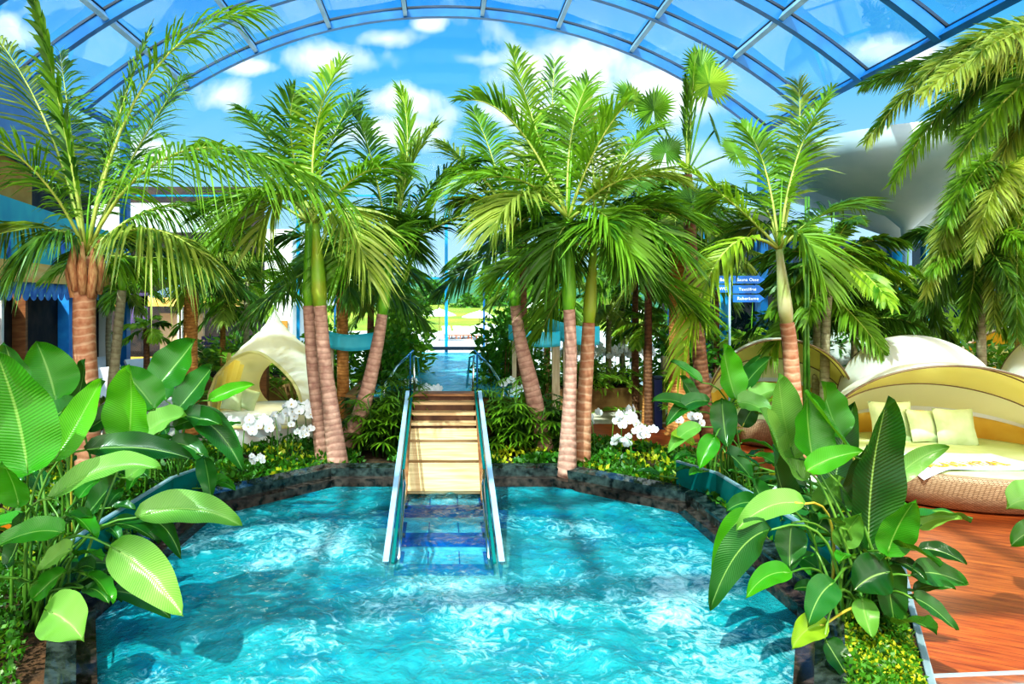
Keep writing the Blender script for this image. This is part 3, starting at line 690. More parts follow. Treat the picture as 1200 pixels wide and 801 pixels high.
# stair rails
for sx, nm in ((-1, 'left'), (1, 'right')):
    root = thing('stair_rail', 'frosted glass rail along the %s side of the wooden steps' % nm, 'handrail', (sx*.5, 8, .3))
    A = V((sx*.505, 6.15, .42)); B = V((sx*.50, 9.85, 1.42))
    mb = MB(); a2, b2 = A+V((-sx*.01, 0, -.20)), B+V((-sx*.01, 0, -.30))
    mb.quad(a2, b2, B, A); mb.quad(a2+V((sx*.012, 0, 0)), b2+V((sx*.012, 0, 0)), B+V((sx*.012, 0, 0)), A+V((sx*.012, 0, 0)))
    mb.build('glass_panel', 'frost', root, smooth=False)
    mb = MB(); mb.bar(A, B, .055, .014); mb.build('top_rail', 'pale_steel', root, smooth=False, bevel=.005)
    mb = MB(); mb.bar(A+V((-sx*.062, 0, -.012)), B+V((-sx*.062, 0, -.012)), .028, .02); mb.build('green_edge', 'teal_glass', root, smooth=False)
    mb = MB(); h = [V((sx*.40, 7.25, .78)), V((sx*.40, 6.9, .66)), V((sx*.40, 6.5, .50)), V((sx*.40, 6.3, .40)), V((sx*.42, 6.28, .33)), V((sx*.45, 6.4, .34))]
    mb.tube([V((sx*.43, 7.6, .86))]+h, .018, 8); mb.build('grab_tube', 'chrome', root)

# ------------------------------------------------ vaulted glass roof
VR, VZ = 13.7, -3.05
def arc(a, r=VR): return V((r*math.sin(a), 0, VZ+r*math.cos(a)))
AM = R(40.6); NP = 9; da = 2*AM/NP
ribY = [20.0, 17.6, 15.2, 12.8, 10.4, 8.0, 5.6, 3.2, .8, -1.6]
tn = 2
for y in ribY:
    mb = MB(); n = 36
    for k in range(n):
        a0, a1 = -AM+2*AM*k/n, -AM+2*AM*(k+1)/n
        for (r0, r1, w0, mi) in ((VR, VR+.24, .16, 0), (VR+.24, VR+.30, .20, 1)):
            mb.m = mi; h = w0/2
            p = [arc(a, r)+V((0, y+s_*h, 0)) for a in (a0, a1) for r in (r0, r1) for s_ in (-1, 1)]
            i = [mb.vert(q) for q in p]
            for f in ((0, 1, 5, 4), (2, 6, 7, 3), (0, 4, 6, 2), (1, 3, 7, 5)): mb.face(*[i[q] for q in f])
    struct(mb.build('trim_%d' % tn, ['blue_steel', 'black_seal'], origin=(0, y, VZ+VR), smooth=False)); tn += 1
for k in range(NP+1):
    a = -AM+da*k; mb = MB(); p = arc(a, VR+.12); big = k in (0, NP)
    rot = Matrix.Rotation(a, 3, 'Y')
    mb.box((p.x, 9.2, p.z), (.11 if not big else .13, 21.6, .18), rot=rot); q = arc(a, VR+.24)
    mb.m = 1; mb.box((q.x, 9.2, q.z), (.15, 21.6, .05), rot=rot)
    struct(mb.build('trim_%d' % tn, ['pale_steel' if not big else 'blue_steel', 'black_seal'], origin=(p.x, 9.2, p.z), smooth=False)); tn += 1
mb = MB()
for k in range(NP):
    a0, a1 = -AM+da*k, -AM+da*(k+1)
    for y0, y1 in zip(ribY, ribY[1:]):
        p, q = arc(a0, VR+.27), arc(a1, VR+.27); mb.quad(p+V((0, y0, 0)), p+V((0, y1, 0)), q+V((0, y1, 0)), q+V((0, y0, 0)))
struct(mb.build('ceiling', 'roof_glass', smooth=False, origin=(0, 9, 9)))
# glazed front
wf = bpy.data.objects.new('window_1', None); C.objects.link(wf); wf.location = (0, 20, 0); struct(wf)
poly = [arc(-AM+2*AM*k/24) for k in range(25)]
mb = MB(); ids = [mb.vert((p.x, 20.02, p.z)) for p in poly]+[mb.vert((8.92, 20.02, 0)), mb.vert((-8.92, 20.02, 0))]; mb.face(*ids)
g = mb.build('pane', 'clear', wf, smooth=False)
for px in (350, 393, 436, 480, 523, 567, 613, 654, 697, 740, 783, 826):
    x = (px-CX)/F*20; zt = VZ+math.sqrt(VR**2-x*x); big = px in (350, 523, 654, 826)
    zt = 5.6
    mb = MB(); mb.box((x, 19.95, zt/2), (.085 if big else .05, .10, zt)); mb.build('mullion', 'cyan_steel' if big else 'blue_steel', wf, smooth=False)
for z, hgt in ((3.28, .06), (5.6, .05)):
    mb = MB(); mb.box((0, 19.94, z), (17.8, .08, hgt)); mb.build('transom', 'cyan_steel', wf, smooth=False)
# side posts under the eaves
for sx in (-1, 1):
    for y in (20, 15.2, 10.4, 5.6, .8):
        if y < 18: continue
        mb = MB(); mb.box((sx*9.0, y, 3.7), (.2, .25, 7.4)); struct(mb.build('trim_%d' % tn, 'blue_steel', origin=(sx*9, y, 0), smooth=False)); tn += 1

# ------------------------------------------------ outside: terrace, meadow, hills, trees
mb = MB(); mb.box((0, 52, -1.1), (140, 63, .2)); struct(mb.build('ground', 'terrace', smooth=False))
mb = MB(); mb.grid(lambda u, v: V((-160+320*u, 82+80*v, -1.0+1.6*math.sin(min(1, v*1.4)*PI/2)+1.1*math.exp(-((-160+320*u-2)/16)**2)*v)), 60, 16)
o = mb.build('meadow', 'grass', origin=(0, 100, -1)); struct(o)
def ridge(y0, depth, base, amp, sc, seed, z0=-1):
    def fn(u, v):
        x = -y0*1.1+2.2*y0*u; h = base+amp*noise.fractal(V((x*sc, seed, 0)), 1, 2, 4)
        k = math.sin(v*PI/2)
        return V((x+noise.noise(V((x*.2, v*9, seed)))*y0*.006, y0+depth*v, z0+h*k+y0*.004*noise.noise(V((x*.16, v*14, seed)))))
    mb = MB(); mb.grid(fn, 220, 22); return mb
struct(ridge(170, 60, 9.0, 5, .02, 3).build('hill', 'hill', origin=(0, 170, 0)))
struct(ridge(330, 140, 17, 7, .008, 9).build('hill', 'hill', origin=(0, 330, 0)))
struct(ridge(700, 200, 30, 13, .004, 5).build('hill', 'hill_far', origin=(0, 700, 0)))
TS = ['round bushy tree on the meadow, seen between the centre mullions', 'dark tree at the foot of the hill left of the round meadow tree', 'tree at the foot of the hill right of the centre mullion',
      'pale green tree beyond the glass behind the left sign', 'dark tree beyond the glass behind the right blue sign', 'wide tree beyond the glass at the far right of the centre view', 'low tree beyond the glass near the left building', 'broad tree outside behind the tall leaning palms']
for i, (px, py, d, w_, h_, mt) in enumerate([(543, 386, 128, 4.2, 5.4, 'shrub'), (505, 380, 150, 6, 9, 'cover'), (580, 382, 145, 6, 8, 'shrub'), (405, 385, 120, 6, 8, 'shrub_light'), (632, 385, 125, 6, 8, 'shrub'), (720, 385, 130, 8, 8, 'cover'), (300, 385, 120, 7, 8, 'shrub'), (465, 384, 135, 5, 6, 'shrub_light')]):
    b = P(px, py, d); root = thing('tree', TS[i], 'tree', b, 'trees beyond the glass front'); rnd = random.Random(i); mb = MB()
    for q in range(5): foliage(mb, b+V((rnd.uniform(-.5, .5)*w_*.5, rnd.uniform(-1, 1), h_*(.4+.13*q))), (w_*.42, w_*.42, h_*.25), 260, .5, .8, rnd, .5)
    mb.build('foliage', mt, root, smooth=False); t = MB(); t.tube([b-V((0, 0, .3)), b+V((0, 0, h_*.6))], [.25, .12], 6); t.build('trunk', 'trunk_brown', root)
def umbrella(label, base, r, h, group=None, mt='white_canvas', rib=True):
    root = thing('parasol', label, 'umbrella', base, group); b = V(base); mb = MB(); mb.lathe(b, [(r, h*.80), (r*.99, h*.83), (r*.5, h*.93), (.06, h), (.0, h*1.03)], 8); mb.build('canopy', mt, root, smooth=False)
    mb = MB(); mb.tube([b, b+V((0, 0, h*.98))], .03*max(1, r/1.4), 8); mb.build('pole', 'brown_wood', root)
    mb = MB(); mb.lathe(b, [(.3*r/1.4, 0), (.3*r/1.4, .08), (.05, .1)], 12); mb.build('base', 'plaster_grey', root); return root
umbrella('white parasol left of the centre mullion on the far terrace', P(515, 403, 62), 1.45, 3.1, 'white parasols outside')
umbrella('white parasol right of the centre mullion on the far terrace', P(562, 404, 64), 1.6, 3.1, 'white parasols outside')
umbrella('nearest low white parasol beyond the pool edge, above the orange loungers', P(570, 416, 46), 1.5, 2.1, 'white parasols outside')
umbrella('white parasol outside behind the right turquoise banner', P(632, 403, 50), 1.9, 3.2, 'white parasols outside')
umbrella('white parasol outside farther right behind the ringed twin palms', P(735, 405, 55), 1.9, 3.2, 'white parasols outside')
def lounger_proto(mt_f, mt_c):
    root = thing('sun_lounger', 'x', 'lounger', (0, 0, 0)); mb = MB(); mb.box((0, 0, .30), (.66, 1.3, .05)); mb.build('frame', mt_f, root, smooth=False)
    mb = MB(); mb.bar((0, .62, .36), (0, 1.15, .86), .62, .07); mb.build('backrest', mt_c, root, smooth=False)
    mb = MB(); mb.box((0, 0, .36), (.62, 1.25, .08)); mb.build('cushion', mt_c, root, smooth=False, bevel=.02)
    for x in (-.28, .28):
        for y in (-.55, .55): mb = MB(); mb.box((x, y, .14), (.05, .05, .28)); mb.build('leg', mt_f, root, smooth=False)
    return root
pr = lounger_proto('red_wood', 'white_canvas'); pr.location = P(528, 397, 66); pr.rotation_euler = (0, 0, .3); pr.scale = (1.3,)*3
tag(pr, 'first orange lounger from the left on the far terrace', 'lounger', 'orange loungers outside')
for i, (px, py, d, w_) in enumerate([(541, 397, 66, 'second orange lounger from the left on the far terrace'), (551, 397, 67, 'third orange lounger from the left, under the low parasol'), (560, 398, 64, 'rightmost orange lounger on the far terrace')]):
    dup(pr, P(px, py, d), .3, 1.3, w_)
wl = lounger_proto('white_paint', 'white_canvas'); tag(wl, 'white lounger standing nearest behind the left broad leaves', 'lounger', 'white loungers by the left palms'); wl.location = G(196, 474); wl.rotation_euler = (0, 0, .9); wl.scale = (1.25,)*3
for px, py, rz, l in ((150, 470, .9, 'white lounger between the coconut palm and the orange-trunked palm'), (120, 482, .8, 'white lounger right beside the coconut palm trunk'), (240, 462, 1.2, 'white lounger just left of the teardrop pod'), (165, 492, 1.1, 'white lounger half covered by the bright upright leaf')):
    dup(wl, G(px, py), rz, 1.25, l)

# ------------------------------------------------ left building
LA, LB = V((-7.15, 9, 0)), V((-9.35, 20.3, 0)); LD = (LB-LA).normalized(); LN = V((LD.y, -LD.x, 0))
def lw(s, z, o=0.): p = LA+LD*s+LN*o; return V((p.x, p.y, z))
LL_ = (LB-LA).length
def lslab(mb, s0, s1, z0, z1, o0, o1):
    p = [lw(s, z, o) for s in (s0, s1) for o in (o0, o1) for z in (z0, z1)]; i = [mb.vert(q, q.y, q.z) for q in p]
    for f in ((0, 1, 3, 2), (4, 6, 7, 5), (0, 4, 5, 1), (2, 3, 7, 6), (0, 2, 6, 4), (1, 5, 7, 3)): mb.face(*[i[q] for q in f])
mural = mat('mural_paint', (.02, .34, .48), .6, (.04, .48, .52), 1.2)
wl_ = bpy.data.objects.new('wall_left', None); C.objects.link(wl_); struct(wl_); wl_.location = LA
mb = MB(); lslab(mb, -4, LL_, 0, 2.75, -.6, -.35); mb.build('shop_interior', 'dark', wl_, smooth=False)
mb = MB(); lslab(mb, -4, LL_, 3.38, 4.55, -.2, -.02); mb.build('mural_band', mural, wl_, smooth=False)
mb = MB(); lslab(mb, -4, LL_, 3.02, 3.40, -.3, .12); mb.build('beam', 'beam', wl_, smooth=False)
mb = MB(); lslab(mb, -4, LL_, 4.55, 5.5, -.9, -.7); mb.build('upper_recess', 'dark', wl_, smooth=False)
mb = MB(); lslab(mb, 4.0, 6.2, 4.5, 5.45, -.6, -.4); mb.build('orange_wall_panel', 'orange_wall', wl_, smooth=False)
mb = MB(); lslab(mb, -4, LL_, 5.45, 7.2, -.5, -.3); mb.build('upper_wall', 'blue_steel', wl_, smooth=False)
mb = MB()  # painted petals on the mural
rnd = random.Random(5)
for k in range(26):
    s = rnd.uniform(0, LL_-.5); z = rnd.uniform(3.42, 4.0); r = rnd.uniform(.10, .22); c0 = mb.vert(lw(s, z, .0)); rg = [mb.vert(lw(s+r*.7*math.cos(q*PI/5), z+r*1.3*math.sin(q*PI/5), .0)) for q in range(10)]
    for q in range(10): mb.face(c0, rg[q], rg[(q+1) % 10])
mb.build('painted_petals', 'valance', wl_, smooth=False)
mb = MB(); s = -4.   # scalloped valance
while s < LL_:
    c0 = [mb.vert(lw(s, 3.05, .05)), mb.vert(lw(s+.4, 3.05, .05))]; pts = [mb.vert(lw(s+.2+.2*math.cos(PI*q/6), 2.82-.16*math.sin(PI*q/6), .05)) for q in range(7)]
    mb.face(c0[0], c0[1], *pts); s += .4
mb.build('scalloped_valance', 'valance', wl_, smooth=False)
for s0, s1, m_ in ((7.6, 8.9, 'blue_panel'), (-1, -.4, 'blue_panel'), (10.9, 11.3, 'white_paint'), (5.0, 5.12, 'brown_wood'), (3.9, 4.0, 'white_paint')):
    mb = MB(); lslab(mb, s0, s1, 0, 2.9, -.34, -.1); mb.build('shopfront_panel', m_, wl_, smooth=False)
# rear-left: balcony band, low yellow wall, screens
wb = bpy.data.objects.new('wall_back_left', None); C.objects.link(wb); struct(wb); wb.location = (-11, 25, 0)
for nm, (x0, x1, y, z0, z1, th), m_ in (('balcony_band', (-13, -6.9, 24.2, 2.45, 2.80, .5), 'beam'), ('low_wall', (-13, -7.4, 22.5, -.1, .85, .3), 'yellow_wall'), ('inner_wall', (-14, -6.6, 26.0, 0, 6.8, .2), 'dark'),
        ('screen', (-10.95, -10.0, 24.0, 1.75, 2.9, .1), 'purple'), ('grey_pillar', (-9.0, -8.85, 24.0, 0, 2.5, .15), 'white_paint'), ('upper_band', (-13, -7.4, 24.6, 5.0, 6.0, .4), 'plaster_grey'), ('beige_wall', (-9.9, -8.4, 24.8, .3, 2.2, .2), 'cream')):
    mb = MB(); mb.box(((x0+x1)/2, y, (z0+z1)/2), (x1-x0, th, z1-z0)); mb.build(nm, m_, wb, smooth=False)
mb = MB(); [mb.box((-6.9-.0, 21.6, .55+.16*k), (.95, .06, .10)) for k in range(7)]; b_ = mb.build('slatted_screen', 'purple', smooth=False, origin=(-6.9, 21.6, 0)); tag(b_, 'dark violet slatted screen left of the teardrop pod', 'screen')
umbrella('white parasol over the yellow wall on the left', P(211, 415, 21.5), .95, 2.15)
# white building outside to the left
root = thing('building', 'white and blue building outside beyond the left palms', 'building', (-8, 34, -1))
mb = MB(); mb.box((-8.0, 34, 2.4), (2.1, 3, 7.0)); mb.build('wall', 'white_paint', root, smooth=False)
mb = MB(); mb.box((-9.6, 33.5, 2.4), (.7, 2.4, 7.2)); mb.build('blue_tower', 'blue_panel', root, smooth=False)
mb = MB(); mb.box((-7.4, 32.4, 0.6), (.5, .1, 2.2)); mb.box((-8.4, 32.4, .3), (.4, .1, 1.6)); mb.build('orange_panel', 'orange_wall', root, smooth=False)
mb = MB(); mb.box((-5.2, 34, 3.2), (3.6, 3, 1.6)); mb.build('low_wing', 'plaster_grey', root, smooth=False)

# ------------------------------------------------ right side: glazed rear wall, mushroom column
wr = bpy.data.objects.new('window_2', None); C.objects.link(wr); struct(wr); wr.location = (15, 23, 0)
mb = MB(); mb.box((15.5, 23, 2.3), (13.5, .08, 4.6)); mb.build('pane', 'dark_glass', wr, smooth=False)
for x in [9.0+k*1.1 for k in range(13)]: mb = MB(); mb.box((x, 22.9, 2.3), (.12, .14, 4.6)); mb.build('mullion', 'cyan_steel' if int(x*10) % 3 == 0 else 'blue_steel', wr, smooth=False)
for z in (4.55, 3.0): mb = MB(); mb.box((15.5, 22.9, z), (13.5, .12, .1)); mb.build('transom', 'blue_steel', wr, smooth=False)
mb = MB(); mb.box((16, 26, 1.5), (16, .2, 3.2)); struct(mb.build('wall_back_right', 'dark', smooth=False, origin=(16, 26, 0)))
for px, w_, lab in ((1063, 2.75, 'white mushroom-shaped canopy on a blue column at the right'),):
    c0 = P(px, 382, 17); c0.z = 0; root = thing('mushroom_column', lab, 'column', c0)
    mb = MB(); mb.lathe(c0, [(.10, 3.9), (.14, 4.4), (.45, 4.72), (1.1, 5.0), (2.0, 5.45), (2.6, 5.9), (2.75, 6.35), (0.02, 6.4)], 48); mb.build('canopy', 'plaster_grey', root)
    mb = MB(); mb.tube([c0, c0+V((0, 0, 4.4))], .10, 16); mb.build('shaft', 'pale_steel', root)
c0 = V((13.2, 20.5, 0)); root = thing('mushroom_column', 'second white canopy at the far right edge behind the foxtail palm', 'column', c0)
mb = MB(); mb.lathe(c0, [(.16, 4.0), (.5, 4.6), (1.6, 5.1), (3.1, 5.9), (3.3, 6.5), (.02, 6.6)], 48); mb.build('canopy', 'plaster_grey', root); mb = MB(); mb.tube([c0, c0+V((0, 0, 4.3))], .2, 16); mb.build('shaft', 'cyan_steel', root)
c0 = V((8.3, 21.0, 0)); root = thing('mushroom_column', 'low grey canopy behind the bright drooping palm leaf', 'column', c0)
mb = MB(); mb.lathe(c0, [(.16, 3.4), (.5, 4.2), (1.3, 4.6), (1.7, 5.0), (1.75, 5.2), (.02, 5.3)], 40); mb.build('canopy', 'plaster_grey', root); mb = MB(); mb.tube([c0, c0+V((0, 0, 4.0))], .14, 16); mb.build('shaft', 'cyan_steel', root)
# curved cream wall with bench
root = thing('curved_bench', 'cream curved wall with a white bench seat beyond the dark post', 'bench', (6.4, 17.5, 0))
def cw(u, v): 
    a = R(205+125*u); top = 1.25-.55*math.sin(PI*min(1, max(0, (u-.15)*1.3)))
    return V((6.9+1.55*math.cos(a), 18.4-1.1*math.sin(a)*-1, v*top+(.35 if u > .75 else 0)*v))
mb = MB(); mb.grid(cw, 40, 4); ob = mb.build('curved_wall', 'cream', root); sm = ob.modifiers.new('Solid', 'SOLIDIFY'); sm.thickness = .12
mb = MB(); mb.box((6.9, 17.1, .55), (1.5, .5, .12)); mb.build('seat', 'mattress', root, bevel=.03); mb = MB(); mb.box((6.9, 17.15, .25), (1.4, .4, .48)); mb.build('seat_base', 'dark', root, smooth=False)

# ================================================================== DAYBEDS
def daybed_proto(cloth='yellow_cloth'):
    root = thing('daybed', 'x', 'daybed', (0, 0, 0)); Rr = 1.36
    mb = MB(); mb.lathe((0, 0, 0), [(1.16, .03), (1.24, .08), (1.34, .28), (1.38, .50), (1.37, .57), (1.27, .58)], 64); mb.build('wicker_base', 'wicker', root)
    mb = MB(); mb.lathe((0, 0, 0), [(1.27, .50), (1.31, .57), (1.28, .61), (1.15, .625), (0.0, .63)], 56); mb.build('mattress', 'lime_mattress', root)
    def bk(u, v):
        a = R(-8+196*u); return V(((Rr-.02+.05*v)*math.cos(a), (Rr-.02+.05*v)*math.sin(a), .44+.62*v*(.55+.45*math.sin(PI*u)**.6)))
    mb = MB(); mb.grid(bk, 60, 6); o = mb.build('backrest', 'yellow_wall' if cloth == 'yellow_cloth' else cloth, root); s = o.modifiers.new('Solid', 'SOLIDIFY'); s.thickness = .05
    mb = MB(); mb.tube([bk(i/40, 1.0)+V((0, 0, .01)) for i in range(41)], .018, 8); mb.build('backrest_trim', 'bronze', root)
    H = 1.62
    def hp(ph, th, k=1.):
        r = Rr*k; sag = 1-.035*abs(math.sin(th*3.2))
        return V((r*math.cos(ph)*1.02, r*math.sin(ph)*math.cos(th)*sag, .5+H*k*math.sin(ph)**.9*math.sin(th)*sag))
    T0, T1, T2 = R(24), R(44), R(104)
    for nm, a, b, m_, k in (('canopy_lining', T1, T2, cloth, .985), ('sheer_panel', T0, T1, 'sheer', .985), ('canopy', R(20), T2, 'canopy_white', 1.0)):
        mb = MB(); mb.grid(lambda u, v: hp(PI*(.004+.992*u), a+(b-a)*v, k), 60, 20); mb.build(nm, m_, root)
    for i, th in enumerate((T2, T1, R(82))):
        mb = MB(); mb.tube([hp(PI*(.004+.992*q/48), th, .975 if i else .995) for q in range(49)], .018 if not i else .010, 8); mb.build('canopy_hoop', 'bronze', root)
    return root
main = daybed_proto(); main.location = (7.2, 10.1, .0); main.rotation_euler = (0, 0, R(-20)); main.scale = (1.2, 1.15, .87)
tag(main, 'large round wicker daybed with open canopy and lettered towel on the red deck', 'daybed')
for p, rz, sc, l in (((6.45, 13.6, 0), -16, .95, 'round daybed behind the ringed palm trunk, yellow lining under white canopy'), ((8.75, 13.15, 0), 170, .98, 'round daybed with domed white canopy directly behind the lettered daybed'), ((11.7, 12.7, 0), 160, 1.1, 'round daybed with white canopy behind the foxtail palm trunk'), ((9.9, 17.6, 0), 180, .95, 'farthest round daybed, its white canopy showing right of the domed one')):
    dup(main, p, R(rz), sc, l)
ob = daybed_proto('orange_cloth'); ob.location = (13.4, 16.5, 0); ob.rotation_euler = (0, 0, R(-25)); tag(ob, 'round daybed with orange canopy lining at the right edge', 'daybed')
def cushion(label, loc, rot, s=.46):
    mb = MB(); n = 12
    for sd in (-1, 1):
        def f(u, v):
            x, y = u*2-1, v*2-1; e = (1-abs(x)**2.6)*(1-abs(y)**2.6); pinch = 1-.07*(1-abs(x*y))*max(abs(x), abs(y))
            return V((x*s/2*pinch, sd*.085*max(0, e)**.5, y*s/2*pinch))
        mb.grid(f, n, n)
    o = mb.build('cushion', 'cushion'); o.location = loc; o.rotation_euler = rot; return tag(o, label, 'cushion', 'cushions on the lettered daybed')
cushion('leftmost and largest cushion on the lettered daybed', (6.86, 10.85, .82), (R(-16), 0, R(-6)), .62)
cushion('middle pale green cushion half behind the front cushion on the lettered daybed', (7.25, 10.70, .78), (R(-22), R(4), R(8)), .50)
cushion('rightmost cushion, in front, on the lettered daybed', (7.62, 10.55, .79), (R(-20), 0, R(-8)), .56)
# towel with lettering
def tow(u, v):
    a = V((5.90, 9.85, 0)); ex = V((1.75, -.32, 0)); 
    p = V((5.85, 9.85, 0))+V((1.75, .0, 0))*u+V((.15, -.98, 0))*(1-v)
    dx, dy = (p.x-7.2)/1.60, (p.y-10.1)/1.54; r = math.hypot(dx, dy)
    z = .558+.008*math.sin(u*9+v*3)
    if r > .97: z -= (r-.97)*1.1; p.x = 7.2+(p.x-7.2)*(1-(r-.97)*.3); p.y = 10.1+(p.y-10.1)*(1-(r-.97)*.3)
    return V((p.x, p.y, z))
mb = MB(); mb.grid(tow, 24, 18); tw = mb.build('towel', 'towel', origin=(6.7, 9.3, .6)); tag(tw, 'white towel with orange lettering spread on the daybed', 'towel')
def text_mesh(body, size, m_, name, parent, M4, extr=.002, align='CENTER'):
    cu = bpy.data.curves.new(name, 'FONT'); cu.body = body; cu.size = size; cu.extrude = extr; cu.align_x = align; cu.space_character = 1.1; cu.offset = size*.012
    t = bpy.data.objects.new(name+'_c', cu); C.objects.link(t); bpy.context.view_layer.update()
    me = bpy.data.meshes.new_from_object(t.evaluated_get(bpy.context.evaluated_depsgraph_get())); bpy.data.objects.remove(t)
    me.materials.clear(); me.materials.append(M[m_]); me.transform(M4)
    if parent: me.transform(Matrix.Translation(-wloc(parent)))
    o = bpy.data.objects.new(name, me); C.objects.link(o)
    if parent: o.parent = parent
    return o
text_mesh('PALAIS VITAL', .19, 'orange_letter', 'lettering', tw, Matrix.Translation((6.66, 9.0, .579))@Matrix.Rotation(R(6), 4, 'Z')@Matrix.Scale(1.7, 4, (0, 1, 0)), .003)

# ================================================================== TEARDROP POD
pc = V((-3.28, 13.7, 0)); pod = thing('teardrop_pod', 'white teardrop-shaped pod daybed with arched opening and pointed top', 'daybed', pc)
def prof_r(z):
    tab = [(.0, 1.0), (.2, 1.10), (.5, 1.19), (.85, 1.21), (1.2, 1.09), (1.5, .88), (1.75, .64), (1.95, .42), (2.1, .26), (2.25, .14), (2.42, .05), (2.5, .01)]
    for (z0, r0), (z1, r1) in zip(tab, tab[1:]):
        if z0 <= z <= z1: t = (z-z0)/(z1-z0); t = t*t*(3-2*t)*.4+t*.6; return r0+(r1-r0)*t
    return .01
OP = [(math.atan2(-.93, -.36), .86, R(57), .86), (math.atan2(.99, .15), .95, R(38), .62)]
def inop(a, z, g=1.0):
    for ca, cz, ha, hz in OP:
        da_ = (a-ca+PI) % (2*PI)-PI
        if (da_/(ha*g))**2+((z-cz)/(hz*g))**2 < 1 and z > .42: return True
    return False
for nm, k, m_, lo in (('shell', 1.0, 'canopy_white', .02), ('lining', .965, 'sheer', .40)):
    mb = MB(); na, nz = 200, 130; ids = {}
    def gv(i, j):
        i %= na
        if (i, j) not in ids:
            a = 2*PI*i/na; z = lo+(2.5-lo)*j/nz; r = prof_r(z)*k*(1+.008*math.sin(a*9)*math.sin(z*2)); ids[i, j] = mb.vert(pc+V((r*math.cos(a), r*math.sin(a), z-(.02 if k < 1 else 0))), a, z)
        return ids[i, j]
    for i in range(na):
        for j in range(nz):
            a = 2*PI*(i+.5)/na; z = lo+(2.5-lo)*(j+.5)/nz
            if not inop(a, z): mb.face(gv(i, j), gv(i+1, j), gv(i+1, j+1), gv(i, j+1))
    mb.build(nm, m_, pod)
for ca, cz, ha, hz in OP:
    pts = []
    for q in range(61):
        t = 2*PI*q/60; z = cz+hz*math.sin(t); a = ca+ha*math.cos(t)
        if z < .42: z = .42
        r = prof_r(z)*1.0; pts.append(pc+V((r*math.cos(a), r*math.sin(a), z)))
    mb = MB(); mb.tube(pts, .03, 8, cap=False); mb.build('opening_rim', 'sheer', pod)
mb = MB(); mb.lathe(pc, [(.98, .0), (1.06, .12), (1.16, .38), (1.14, .42), (0, .43)], 48); mb.build('base', 'plaster_grey', pod)
mb = MB(); mb.lathe(pc, [(1.10, .42), (1.13, .50), (1.08, .58), (0, .60)], 48); mb.build('mattress', 'mattress', pod)
# lining curtain hanging at the left inside
mb = MB(); mb.grid(lambda u, v: pc+V(((-.98+.22*v+.05*math.sin(u*22))*1.0, -.45+1.0*u, .6+(1.1-.35*u)*v)), 40, 8); mb.build('curtain', 'yellow_cloth', pod)
for lab, loc, rz in (('pale cushion on the left inside the teardrop pod', (-3.98, 13.35, .80), 30), ('second pale cushion leaning inside the teardrop pod', (-3.72, 13.45, .79), -15)):
    c_ = cushion(lab, loc, (R(-15), R(14), R(rz)), .40); c_['group'] = 'cushions in the teardrop pod'

for nm, loc, e in (('pod_fill', pc+V((0, 0, 1.45)), 14), ('daybed_fill', V((7.1, 10.3, 1.55)), 12)):
    pl = bpy.data.lights.new(nm, 'POINT'); pl.energy = e; pl.shadow_soft_size = .25; pl.color = (1, .93, .78); po = bpy.data.objects.new(nm, pl); C.objects.link(po); po.location = loc  # unseen lights added inside, imitating the glow through the cloth
# ================================================================== SIGNS AND POSTS
def banner(label, px0, px1, py0, py1, d, hgt, bowz, posts, sag=.0, d2=None):
    a = P(px0, py0, d); b = P(px1, py1, d2 or d); root = thing('banner_sign', label, 'sign', ((a.x+b.x)/2, d, 0))
    def f(u, v): 
        p = a+(b-a)*u; return V((p.x, p.y-bowz*math.sin(PI*u), p.z-hgt*v-sag*math.sin(PI*u)))
    mb = MB(); mb.grid(f, 30, 4); o = mb.build('curved_board', 'sign_blue', root); s = o.modifiers.new('Solid', 'SOLIDIFY'); s.thickness = .03
    for (px, zb) in posts:
        x = (px-CX)/F*d; mb = MB(); z1 = a.z-hgt*.5; mb.box((x, d+.06, (z1+.2)/2), (.07, .07, z1-.2)); mb.build('post', 'wood_post', root, smooth=False)
banner('curved turquoise banner sign on wooden posts left of the steps', 375, 444, 384, 388, 11.9, .27, .25, [(388, 0), (397, 0), (437, 0)], .07)
banner('lower left curved turquoise banner sign right of the steps', 597, 655, 380, 388, 11.6, .24, .25, [(603, 0), (650, 0)], .05)
banner('upper right curved turquoise banner sign behind the twin ringed palms', 642, 701, 372, 382, 11.9, .31, .3, [(654, 0), (663, 0)], .05)
root = thing('direction_sign', 'signpost with blue arrow boards beside the drooping palm leaf', 'sign', (5.1, 12.6, 0)); d = 12.6
def S(px, py, dd=0): return P(px, py, d-.04+dd)
mb = MB(); mb.tube([(S(856, 420).x, d, 0), (S(856, 320).x, d, S(856, 320).z)], .022, 10); mb.build('post', 'pale_steel', root)
